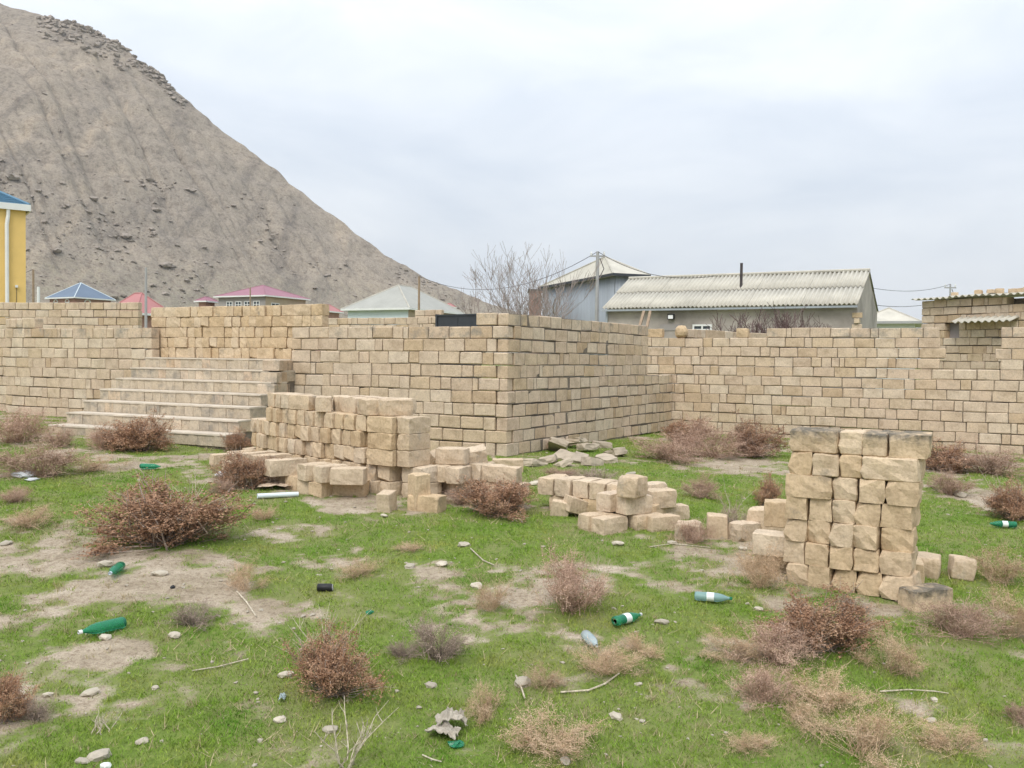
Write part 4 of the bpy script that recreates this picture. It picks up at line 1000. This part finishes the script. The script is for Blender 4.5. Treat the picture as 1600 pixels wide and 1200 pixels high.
def blades(n, ylo, yhi, keep, hmin, hmax, wid, lean):
    Yb = (ylo**.3+rg.rand(n)*(yhi**.3-ylo**.3))**(1/.3); Xb = (rg.rand(n)*2-1)*(0.59*Yb+1.3)
    cv = cover(Xb, Yb); k = rg.rand(n) < keep(cv, Xb, Yb); Xb, Yb, cv = Xb[k], Yb[k], cv[k]; n = len(Xb)
    Zb = gtop(Xb, Yb)-.003; a = rg.rand(n)*6.283; h = (hmin+(hmax-hmin)*rg.rand(n)**1.6)*(.55+.45*cv)
    w = wid*(.7+.6*rg.rand(n))*(0.6+.10*Yb); la = rg.rand(n)*6.283; lr = lean*h*(.3+rg.rand(n))
    dx, dy = np.cos(a)*w/2, np.sin(a)*w/2
    v = np.stack([np.stack([Xb-dx, Yb-dy, Zb], -1), np.stack([Xb+dx, Yb+dy, Zb], -1), np.stack([Xb+np.cos(la)*lr, Yb+np.sin(la)*lr, Zb+h], -1)], 1)
    return v.reshape(-1, 3)
tag(ob('grass', trimesh('grass', blades(1350000, 3.0, 19.5, lambda c, x, y: np.clip((c-.16)*1.5, 0.02, 1)*np.clip(.25+1.5*fbm(x*7, y*7, 2, 30)-.35, .1, 1), .010, .032, .0048, .9), M['grass'])), 'short bright green grass growing over the field', 'grass', kind='stuff')
tag(ob('dry_grass', trimesh('dry_grass', blades(110000, 3.5, 19.5, lambda c, x, y: np.clip(1.1-abs(c-.5)*2, 0.05, 1)*np.clip((fbm(x*2.2, y*2.2, 3, 33)-.42)*5, .04, 1), .02, .075, .005, 1.5), M['dry_grass'])), 'dry straw coloured stalks mixed through the grass', 'dry grass', kind='stuff')

def tufts(n, keep, hmin, hmax, nbl, wid, spread):
    Yt = (3.5**.3+rg.rand(n)*(19**.3-3.5**.3))**(1/.3); Xt = (rg.rand(n)*2-1)*(.6*Yt+.3); k = rg.rand(n) < keep(cover(Xt, Yt), Xt, Yt); Xt, Yt = Xt[k], Yt[k]; n = len(Xt)
    hs_ = hmin+(hmax-hmin)*rg.rand(n)**2
    Xb = np.repeat(Xt, nbl)+rg.normal(0, .018, n*nbl); Yb = np.repeat(Yt, nbl)+rg.normal(0, .018, n*nbl); h = np.repeat(hs_, nbl)*(.4+.6*rg.rand(n*nbl)); n = len(Xb)
    Zb = gtop(Xb, Yb)-.003; a = rg.rand(n)*6.283; w = wid*(.5+rg.rand(n))*(.6+.1*Yb)*.5; la = rg.rand(n)*6.283; lr = spread*h*rg.rand(n); dx, dy = np.cos(a)*w, np.sin(a)*w
    return np.stack([np.stack([Xb-dx, Yb-dy, Zb], -1), np.stack([Xb+dx, Yb+dy, Zb], -1), np.stack([Xb+np.cos(la)*lr, Yb+np.sin(la)*lr, Zb+h], -1)], 1).reshape(-1, 3)
tag(ob('grass_tufts', trimesh('grass_tufts', tufts(2600, lambda c, x, y: np.clip(c*1.1-.1, .05, 1), .03, .07, 16, .004, .9), M['grass'])), 'longer green grass tufts standing out of the short grass', 'grass', kind='stuff')
tag(ob('dry_tufts', trimesh('dry_tufts', tufts(2600, lambda c, x, y: np.clip((fbm(x*1.1, y*1.1, 3, 41)-.4)*4, .05, 1), .03, .10, 14, .0032, 1.2), M['dry_grass'])), 'straw coloured dry tufts scattered through the field', 'dry grass', kind='stuff')
M['litter'] = twigmat('plant_litter', [(0.11, 0.085, 0.06), (0.24, 0.185, 0.12), (0.42, 0.35, 0.25)], .1)
tag(ob('plant_litter', trimesh('plant_litter', blades(190000, 3.5, 19.5, lambda c, x, y: np.clip(1.0-c*.7, .1, 1)*np.clip((fbm(x*1.7, y*1.7, 3, 36)-.38)*4, .05, 1), .004, .016, .006, 5.0), M['litter'])), 'dead plant litter lying on the bare soil', 'litter', kind='stuff')

# ------------------------------------------------------------------ dry shrubs
def shrub_template(seed, leafy, n_stem, wisp, leaf, nb=10, thick=1.0):
    """unit shrub: about 1 wide, 1 high; returns twig and foliage meshes"""
    r = np.random.RandomState(seed); tw = MB(); L = []
    lob = r.rand(7)*6.283
    # clumps give the outline its lumps
    cl = []
    for _ in range(nb):
        rr_ = .43*math.sqrt(r.rand()); an_ = r.rand()*6.283; lop = 1+.35*math.cos(an_-lob[0])+.25*math.cos(2*an_-lob[1]); rr_ *= (.75+.45*r.rand())*(1.25 if _ % 4 == 0 else 1); cl.append((rr_*math.cos(an_), rr_*math.sin(an_), max(.08, r.uniform(.25, .85)*(1-1.7*rr_**2)*(.6+.4*lop)), r.uniform(.11, .24)))
    for i in range(n_stem):
        c = cl[r.randint(len(cl))]
        tip = np.array([c[0], c[1], c[2]])+r.normal(0, .5, 3)*c[3]; tip[2] = max(tip[2], .06)
        b0 = np.array([r.normal(0, .07), r.normal(0, .07), -.02])
        mid = b0*.45+tip*.55+r.normal(0, .05, 3); mid[2] = max(.04, mid[2]*.9)
        ex = tip+(tip-b0)*r.uniform(0, .22)+r.normal(0, .03, 3)
        tw.tube([b0, mid, tip, ex], [.009*thick, .006*thick, .004*thick, .002*thick], 3, cap=False)
        for s_ in range(wisp):        # side twigs
            t = r.uniform(.25, 1); p = mid*(1-t)+tip*t; q = p+r.normal(0, .085, 3)+np.array([0, 0, .03]); q[2] = max(q[2], .01)
            d = q-p; w = np.cross(d, r.normal(0, 1, 3)); w = w/(np.linalg.norm(w)+1e-9)*.0042*(.35+.65*thick)
            L.append(np.stack([p-w, p+w, q]))
            nl = leafy
            pts = p+(q-p)*r.rand(nl, 1)*1.1+r.normal(0, .017, (nl, 3)); pts[:, 2] = np.maximum(pts[:, 2], .01)
            a = r.normal(0, 1, (nl, 3)); a /= np.linalg.norm(a, axis=1, keepdims=True); b_ = np.cross(a, r.normal(0, 1, (nl, 3))); b_ /= np.linalg.norm(b_, axis=1, keepdims=True)+1e-9
            sz = leaf*(.5+r.rand(nl, 1))
            L.append(np.stack([pts-b_*sz*.45, pts+b_*sz*.45, pts+a*sz], 1).reshape(-1, 3))
    return mesh('twigs', tw.v, tw.f), np.concatenate(L)
def mk(seed, leafmat, twmat, **kw):
    t, l = shrub_template(seed, **kw); t.materials.append(M[twmat]); return t, trimesh('foliage', l, M[leafmat])
TPL = {
    'brown': [mk(s, 'leaf_brown', 'twig', leafy=24, n_stem=170, wisp=6, leaf=.016, nb=20, thick=.8) for s in (1, 2, 3)],
    'pink': [mk(s, 'leaf_pink', 'leaf_pink', leafy=16, n_stem=120, wisp=7, leaf=.011, nb=18, thick=.5) for s in (4, 5, 6)],
    'straw': [mk(s, 'leaf_straw', 'leaf_straw', leafy=14, n_stem=85, wisp=9, leaf=.0095, nb=20, thick=.35) for s in (7, 8, 9)],
    'grey': [mk(s, 'leaf_grey', 'twig', leafy=7, n_stem=150, wisp=6, leaf=.011, nb=14, thick=.6) for s in (10, 11)],
}
def shrub(px, py, w, h, kind, label, i, depth=.8):
    q = gp(px, py); W = w*q.y/F; H = h*q.y/F*1.02
    y = q.y+W*depth*.30; x = q.x*y/q.y; z = float(gtop(x, y))
    e = empty('dry_shrub', (x, y, z-.01), (i*2.4) % 6.28, label, 'shrub', 'dry shrubs on the field'); e.scale = (W*(1.12+.14*math.sin(i*5.1)), W*(1.15+.2*math.cos(i*3.7))*depth, H*1.15)
    t, l = TPL[kind][i % len(TPL[kind])]
    ob('twigs', t, e); ob('foliage', l, e)
SH = [
 (262, 862, 215, 100, 'brown', 'largest reddish brown dry shrub with bare grey twigs at its foot'),
 (522, 1100, 165, 105, 'brown', 'rusty brown dry shrub with pale bare stems rising behind it'),
 (682, 1038, 110, 75, 'grey', 'grey brown twiggy shrub beside the rusty shrub with pale stems'),
 (630, 1030, 60, 32, 'grey', 'low grey twig tuft between the two twiggy shrubs'),
 (1275, 1030, 165, 95, 'brown', 'dark brown shrub in front of the tall dry stack'),
 (1212, 1050, 120, 80, 'pink', 'pinkish shrub leaning on the dark brown shrub before the tall stack'),
 (1392, 1062, 125, 75, 'straw', 'straw coloured domed shrub with bare stems, right of the dark brown shrub'),
 (1290, 1120, 140, 75, 'straw', 'loose straw weed below the dark brown shrub'),
 (1195, 1112, 110, 70, 'pink', 'orange pink weed sprawling left of the loose straw weed'),
 (1140, 1040, 100, 50, 'straw', 'thin straw weed in the grass below the aqua bottle'),
 (855, 1190, 165, 75, 'straw', 'wide straw weed near a pale pebble cluster'),
 (760, 1128, 95, 58, 'straw', 'straw weed above the crumpled paper'),
 (1345, 1205, 170, 95, 'straw', 'wide pale straw weed below the sprawling weeds'),
 (945, 1062, 130, 62, 'straw', 'straw weed with a curved stick at its foot, below the clear bottle'),
 (1005, 1030, 70, 40, 'straw', 'thin straw weed below the labelled green bottle'),
 (895, 965, 145, 100, 'pink', 'airy pinkish weed with tall thin stalks in the middle of the field'),
 (765, 962, 75, 60, 'straw', 'small straw weed beside the airy pinkish weed'),
 (852, 1075, 65, 50, 'straw', 'small straw weed near the pale forked stick'),
 (383, 930, 80, 50, 'straw', 'rounded straw weed right of the bare soil patch'),
 (300, 983, 75, 42, 'grey', 'small grey twiggy tuft below the bare soil patch'),
 (558, 907, 60, 35, 'straw', 'small straw weed above the black can'),
 (388, 766, 95, 60, 'brown', 'reddish shrub growing against the thrown down blocks'),
 (372, 706, 45, 34, 'brown', 'small brown scrub at the right foot of the stone steps'),
 (345, 772, 60, 28, 'pink', 'low pink weed beside the reddish shrub at the blocks'),
 (780, 808, 125, 58, 'brown', 'reddish brown shrub before the tumbled row at the corner'),
 (720, 790, 60, 28, 'pink', 'low weed at the left foot of the tumbled row'),
 (1080, 853, 62, 42, 'pink', 'small orange brown shrub at the end of the small pile'),
 (1095, 780, 70, 38, 'pink', 'small pinkish shrub in the grass behind the small pile'),
 (1198, 792, 60, 48, 'brown', 'small brown shrub behind the tall dry stack'),
 (1150, 838, 60, 55, 'grey', 'grey twiggy weed behind the squat upright block'),
 (1105, 718, 130, 60, 'pink', 'large pinkish brown scrub against the rear wall'),
 (1045, 722, 130, 42, 'pink', 'low pinkish scrub at the wall junction'),
 (1180, 716, 90, 58, 'brown', 'brown scrub against the rear wall behind the tall stack'),
 (1070, 700, 90, 48, 'brown', 'brown scrub in the corner of the rear wall'),
 (1475, 738, 110, 45, 'brown', 'brown scrub right of the tall stack at the rear wall'),
 (1545, 745, 130, 50, 'pink', 'pinkish scrub below the window gap of the rear wall'),
 (1485, 775, 80, 40, 'pink', 'pinkish weed on the bare strip behind the tall stack'),
 (1585, 815, 90, 60, 'brown', 'brown shrub at the edge of the field beside a green bottle'),
 (215, 708, 125, 55, 'brown', 'brown scrub growing at the foot of the stone steps'),
 (165, 705, 70, 40, 'pink', 'pinkish scrub at the left foot of the stone steps'),
 (90, 702, 65, 38, 'pink', 'round pink brown shrub before the long left wall'),
 (25, 695, 110, 62, 'pink', 'tall pinkish scrub before the end of the left wall'),
 (55, 752, 150, 60, 'pink', 'wide pinkish brown scrub beside the pale plastic bag'),
 (22, 790, 65, 32, 'pink', 'small pink weed below the wide pinkish scrub'),
 (35, 828, 110, 35, 'straw', 'flat straw weed above the bare soil patch'),
 (155, 738, 100, 25, 'straw', 'flat straw weed before the stone steps'),
 (1190, 925, 85, 95, 'straw', 'straw weed at the left foot of the tall dry stack'),
 (1500, 1005, 130, 65, 'pink', 'pink brown weed right of the lichened block'),
 (1572, 1000, 110, 85, 'straw', 'straw weed at the edge of the field right of the lichened block'),
 (1560, 915, 110, 75, 'straw', 'tan weed beside the row behind the tall stack'),
 (1385, 925, 40, 26, 'grey', 'small grey tuft at the right foot of the tall stack'),
 (0, 1135, 85, 85, 'brown', 'brown shrub at the edge of the field below the long green bottle'),
 (55, 1130, 60, 40, 'grey', 'grey twigs trailing from the brown shrub at the field edge'),
 (1600, 1140, 60, 45, 'pink', 'orange pink weed at the right edge of the field'),
 (1330, 960, 70, 26, 'grey', 'thin grey weed on the bare soil before the tall stack'),
 (880, 752, 80, 24, 'pink', 'low pink weed below the rubble'),
 (930, 762, 75, 30, 'grey', 'low grey weed between the rubble and the small pile'),
 (1260, 1150, 100, 45, 'straw', 'low straw weed above the wide pale straw weed'),
 (410, 815, 50, 30, 'straw', 'small straw weed beside the bare patch at the largest shrub'),
 (1170, 1180, 90, 40, 'straw', 'short straw weed on the lower right of the field'),
 (1490, 1190, 130, 50, 'straw', 'flat straw weed at the lower right edge'),
 (640, 865, 50, 20, 'straw', 'tiny straw tuft in the middle of the grass'),
]
for i, a in enumerate(SH): shrub(*a, i)
# tall bare pale stems
def stems(px, py, h, n, spread, label, seed, r0=.006):
    q = gp(px, py); r = random.Random(seed); H = h*q.y/F; mb = MB()
    for k in range(n):
        a = r.uniform(0, 6.283); s = r.uniform(.2, 1)*spread; p = Vector((r.uniform(-.04, .04), r.uniform(-.04, .04), -.02)); hh = H*r.uniform(.5, 1.1)
        pts = [p]
        for j in range(4): pts.append(p+Vector((math.cos(a)*s*H*(j+1)/4*(1+.15*j), math.sin(a)*s*H*(j+1)/4, hh*(j+1)/4))+Vector((r.uniform(-.012, .012), r.uniform(-.012, .012), 0)))
        mb.tube(pts, [r0, r0*.85, r0*.7, r0*.5, r0*.3], 4)
        for b_ in range(3):
            j = r.choice((2, 3)); d = Vector((r.uniform(-.4, .4), r.uniform(-.4, .4), .6))*H*.28
            mb.tube([pts[j], pts[j]+d*.5+Vector((r.uniform(-.01, .01), 0, 0)), pts[j]+d], [r0*.5, r0*.4, r0*.2], 3)
    e = ob('bare_plant', mesh('bare_plant', mb.v, mb.f, M['twig_pale']), None, (q.x, q.y, float(gtop(q.x, q.y)))); tag(e, label, 'stems', 'bare pale stems')
stems(540, 1195, 120, 9, .55, 'tall pale bare stems rising in front of the rusty shrub', 1, .005)
stems(505, 1050, 115, 14, .6, 'pale bare stems fanning out behind the rusty shrub', 2, .004)
stems(930, 945, 85, 5, .35, 'thin pale stalks standing out of the airy pinkish weed', 3, .003)
stems(1140, 800, 60, 5, .5, 'thin pale green stalks behind the squat upright block', 4, .004)
stems(1565, 790, 60, 7, .5, 'pale bare stems over the brown shrub at the field edge', 5, .004)
stems(1060, 845, 30, 4, .3, 'few short pale stems beside the small orange shrub', 6, .004)
stems(160, 1140, 40, 9, .5, 'short pale stalks in the dry patch left of the lower field', 7, .0035)
stems(300, 800, 70, 8, .5, 'bare twigs sticking out of the largest dry shrub', 8, .004)
# fallen sticks
def stick(pts, r, label):
    w = [gp(*p) for p in pts]; w = [Vector((q.x, q.y, float(gtop(q.x, q.y))+r*1.3+.008)) for q in w]
    tag(MB().tube(w, [r, r, r*.9]+[r*.7]*(len(w)-3) if len(w) > 2 else r, 5).build('dry_stick', M['twig_pale']), label, 'stick', 'sticks lying in the grass')
stick([(370, 928), (385, 945), (400, 968)], .006, 'bent pale stick below the rounded straw weed')
stick([(876, 1081), (920, 1080), (945, 1070), (968, 1054)], .006, 'curved pale stick at the foot of a straw weed')
stick([(806, 1057), (815, 1075), (820, 1090)], .006, 'short forked pale stick near a flat pebble')
stick([(1375, 1086), (1420, 1083), (1460, 1085), (1482, 1090)], .005, 'long straight pale stick beside a bare patch')
stick([(1015, 858), (1050, 852), (1110, 858)], .005, 'pale stick in front of the small pile')
stick([(735, 862), (755, 880), (772, 888)], .006, 'pale stick in the grass above the airy weed')
stick([(660, 1180), (675, 1189), (690, 1194)], .004, 'thin stick below the crumpled paper')
stick([(300, 1053), (340, 1046), (388, 1033)], .004, 'long thin stick near the small bare patches')

# ------------------------------------------------------------------ stones
STM = [rock_mesh('field_stone', 80+i, M['pebble'], .2, 2, .55) for i in range(7)]
SP = [(165, 885, 26, 'flat pale stone beside the upright green bottle'), (250, 900, 24, 'flat tan stone on the bare soil patch'), (165, 998, 22, 'square tan stone resting against the long green bottle'), (272, 998, 22, 'flat pale stone under the grey tuft'),
      (437, 1128, 22, 'white oval stone left of the rusty shrub'), (517, 1142, 24, 'square tan stone among the pale stems'), (674, 1071, 20, 'smooth grey stone right of the rusty shrub'), (447, 1058, 24, 'tan stone touching the left of the rusty shrub'),
      (1033, 978, 22, 'round tan stone right of the labelled green bottle'), (963, 1121, 24, 'rough brown clod in the lower field'), (997, 1070, 14, 'small pale stone below the straw weeds'), (817, 1065, 30, 'flat pale stone slab near the forked stick'),
      (745, 920, 20, 'grey stone beside the small straw weed'), (883, 1192, 20, 'pale knobbed stone at the wide straw weed'), (1460, 1096, 14, 'white pebble by the long stick'), (1455, 1130, 16, 'grey pebble below the long stick'),
      (985, 744, 18, 'pale stone behind the small pile'), (1500, 775, 24, 'rounded boulder stone before the rear scrub'), (1185, 955, 16, 'pale pebble right of the aqua bottle'), (155, 1182, 34, 'flat slab of tan stone in the lower left grass'),
      (128, 1190, 22, 'flat tan pebble beside the slab'), (75, 1087, 16, 'dark topped pebble in the lower left grass'), (140, 1083, 26, 'half buried pale stone in the lower left grass'), (10, 850, 18, 'white pebble at the edge of the bare patch'), (222, 1160, 20, 'grey flat pebble in the lower left grass'),
      (243, 1076, 14, 'small tan pebble beside a bare patch'), (725, 855, 20, 'pale pebble left of the pale stick'), (690, 886, 22, 'flat pebble in the thin grass'), (640, 888, 18, 'second flat pebble in the thin grass'), (965, 853, 20, 'tilted stone chip before the small pile'),
      (1050, 850, 16, 'round white pebble before the small pile'), (1160, 858, 14, 'small pebble left of the straw weed at the stack'), (1205, 700, 22, 'grey boulder stone in the rear scrub'), (835, 757, 18, 'pale chip at the left of the low row'), (600, 805, 14, 'tiny chip before the upright block')]
for i, (px, py, w, lb) in enumerate(SP):
    q = gp(px, py); s = w*q.y/F*1.05; z = float(gtop(q.x, q.y))
    o = ob('field_stone', STM[i % 7], None, (q.x, q.y, z+s*.10), (rnd.uniform(-.2, .2), rnd.uniform(-.2, .2), rnd.uniform(0, 6)), (s, s*.95, s*.8)); tag(o, lb, 'stone', 'stones lying on the field')
pb_ = []
for i in range(1500):
    Yp = (3.6**.3+rg.rand()*(18**.3-3.6**.3))**(1/.3); Xp = (rg.rand()*2-1)*.6*Yp
    s = (.008+.03*rg.rand()**3)*(.7+.05*Yp); pb_.append((Xp, Yp, float(gtop(Xp, Yp))+s*.12, s, .55))
tag(ob('pebbles', merged_rocks('pebbles', pb_, M['pebble'], 8)), 'small pale pebbles and chips strewn over the field', 'pebbles', kind='stuff')

# ------------------------------------------------------------------ litter
def lathe(prof, n=16):
    mb = MB(); V = []; Fc = []
    for (x, r) in prof:
        for k in range(n): V.append((x, r*math.cos(6.2832*k/n), r*math.sin(6.2832*k/n)))
    for i in range(len(prof)-1):
        for k in range(n): Fc.append((i*n+k, i*n+(k+1) % n, (i+1)*n+(k+1) % n, (i+1)*n+k))
    Fc.append(tuple(range(n))); Fc.append(tuple((len(prof)-1)*n+k for k in reversed(range(n))))
    return V, Fc
PB = [(-.155, .028), (-.15, .042), (-.135, .046), (-.09, .0445), (-.06, .046), (-.02, .0445), (.02, .046), (.05, .044), (.09, .034), (.125, .019), (.145, .0145), (.155, .0145)]
def bottle(px, py, yaw, body, label, cap=None, lab=True, scale=1.0, labmat='label_w'):
    q = gp(px, py); e = empty('plastic_bottle', (q.x, q.y, float(gtop(q.x, q.y))+.045*scale+.004), yaw, label, 'bottle', 'bottles thrown on the field'); scale *= .92; e.scale = (scale, scale, scale*.86)
    V, Fc = lathe(PB); ob('body', mesh('body', V, Fc, M[body], True), e)
    if cap: V, Fc = lathe([(.148, .0165), (.17, .0165), (.172, .014)]); ob('cap', mesh('cap', V, Fc, M[cap], True), e)
    if lab: V, Fc = lathe([(-.05, .0466), (.015, .0466)]); ob('label', mesh('label', V, Fc[:-2], M[labmat], True), e)
bottle(181, 900, R(-83), 'green_pet', 'green plastic bottle with pale cap lying on the bare soil', 'label_b', False, .95)
bottle(161, 992, R(232), 'green_pet', 'long green plastic bottle with white cap lying in the grass', 'white', False, 1.05)
bottle(235, 733, R(-5), 'green_pet', 'small green bottle lying before the stone steps', None, False, .95)
bottle(980, 977, R(40), 'green_pet', 'green plastic bottle with torn white label in the grass', 'white', True, .95)
bottle(1113, 944, R(-15), 'aqua_pet', 'pale aqua bottle with white labels and green cap', 'green_pet', True, .95)
bottle(923, 1012, R(-78), 'clear_pet', 'clear crushed plastic bottle half buried in straw weed', None, True, .9, 'clear_pet')
bottle(1567, 824, R(170), 'green_pet', 'green bottle lying before the brown shrub at the field edge', None, True, .95)
def lump(px, py, w, mat, label, name, cat, seed, flat=.3, jag=.35):
    q = gp(px, py); s = w*q.y/F; o = ob(name, rock_mesh(name, seed, M[mat], jag, 2, flat), None, (q.x, q.y, float(gtop(q.x, q.y))+s*flat*.3), (0, 0, seed), (s*1.05,)*3); return tag(o, label, cat)
q = gp(508, 926); e = empty('drink_can', (q.x, q.y, float(gtop(q.x, q.y))+.03), R(4), 'black drink can lying in the grass', 'can')
V, Fc = lathe([(-.06, .024), (-.055, .03), (.045, .03), (.055, .025)]); ob('body', mesh('body', V, Fc, M['black'], True), e)
V, Fc = lathe([(.0555, .024), (.058, .026), (.06, .024)]); ob('rim', mesh('rim', V, Fc, M['steel'], True), e)
a_, b_ = gp(402, 781), gp(466, 777)
for q in (a_, b_): q.z = float(gtop(q.x, q.y))+.03
mb = MB().tube([a_, b_], .028, 12, cap=False).tube([b_, a_], .023, 12, cap=False)
tag(mb.build('plastic_pipe', M['pvc'], None, True), 'short white plastic pipe lying before the cardboard', 'pipe')
def sheet(px, py, w, d, yaw, mat, label, name, cat, seed, amp=.02, zo=.015, group=None):
    q = gp(px, py); r = np.random.RandomState(seed); n = 15; V = []; Fc = []
    hgt = (r.rand(n, n)-.2)*amp*.8+np.kron(r.rand(5, 5), np.ones((3, 3)))*amp+amp*1.2*np.outer(np.sin(np.linspace(0, 3.1, n)), np.ones(n))
    ed = 1+.16*(r.rand(n, n)-.5)
    for o_ in (.004, 0):
        for i in range(n):
            for j in range(n): V.append(((i/(n-1)-.5)*w*ed[i, j], (j/(n-1)-.5)*d*ed[j, i], hgt[i, j]+o_))
    for i in range(n-1):
        for j in range(n-1):
            a = i*n+j; Fc.append((a, a+n, a+n+1, a+1)); k = n*n; Fc.append((k+a, k+a+1, k+a+n+1, k+a+n))
    bd = [i*n for i in range(n)]+[(n-1)*n+j for j in range(1, n)]+[i*n+n-1 for i in range(n-2, -1, -1)]+[j for j in range(n-2, 0, -1)]
    for i in range(len(bd)): a, b2 = bd[i], bd[(i+1) % len(bd)]; Fc.append((a, b2, b2+n*n, a+n*n))
    o = ob(name, mesh(name, V, Fc, M[mat]), None, (q.x, q.y, float(gtop(q.x, q.y))+zo), (0, 0, yaw)); return tag(o, label, cat, group)
sheet(430, 763, .38, .34, .3, 'cardboard', 'torn brown cardboard sheet lying beside the white pipe', 'cardboard_sheet', 'cardboard', 1)
sheet(415, 758, .28, .3, -.4, 'cardboard', 'smaller curled cardboard piece on top of the torn sheet', 'cardboard_sheet', 'cardboard', 2, zo=.05)
sheet(705, 1138, .16, .13, .2, 'paper', 'crumpled grey paper folded over a second sheet in the grass', 'crumpled_paper', 'paper', 3, .03, .03)
sheet(692, 1152, .17, .10, -.3, 'paper', 'lower sheet of the crumpled grey paper', 'crumpled_paper', 'paper', 4, .02)
lump(712, 1166, 22, 'green_pet', 'crushed green plastic scrap beside the crumpled paper', 'plastic_scrap', 'plastic', 3, .5)
lump(578, 961, 12, 'green_pet', 'small green plastic scrap in the grass right of the black can', 'plastic_scrap', 'plastic', 4, .5)
lump(38, 746, 34, 'bag', 'pale plastic bag under the wide pinkish scrub', 'plastic_bag', 'bag', 6, .3)
lump(50, 752, 20, 'bag', 'scrap of pale plastic beside the bag', 'plastic_scrap', 'plastic', 7, .3)
lump(345, 743, 20, 'bag', 'crumpled clear plastic beside the reddish shrub at the blocks', 'plastic_scrap', 'plastic', 8, .5)
sheet(441, 1095, .035, .07, .1, 'clear_pet', 'small pale plastic piece left of the rusty shrub', 'plastic_scrap', 'plastic', 9, .01)
lump(165, 1199, 18, 'white', 'white plastic cup at the lower edge of the field', 'plastic_cup', 'cup', 9, .6, .1)
lump(270, 921, 8, 'black', 'tiny black scrap on the bare soil', 'plastic_scrap', 'plastic', 10, .6)

# ------------------------------------------------------------------ thin air haze
hz = MB().box(-2600, 2600, -900, 3100, -2.2, 260)
hm = bpy.data.materials.new('haze'); hm.use_nodes = True; hn = hm.node_tree; hn.nodes.clear()
ho = N(hn, 'ShaderNodeOutputMaterial'); pv = N(hn, 'ShaderNodeVolumePrincipled'); pv.inputs['Color'].default_value = (0.93, 0.96, 1, 1); pv.inputs['Density'].default_value = 0.00022
link(hn, pv.outputs[0], ho.inputs['Volume'])
tag(hz.build('haze', hm), 'thin pale haze in the air over the hill and houses', 'haze', kind='stuff')
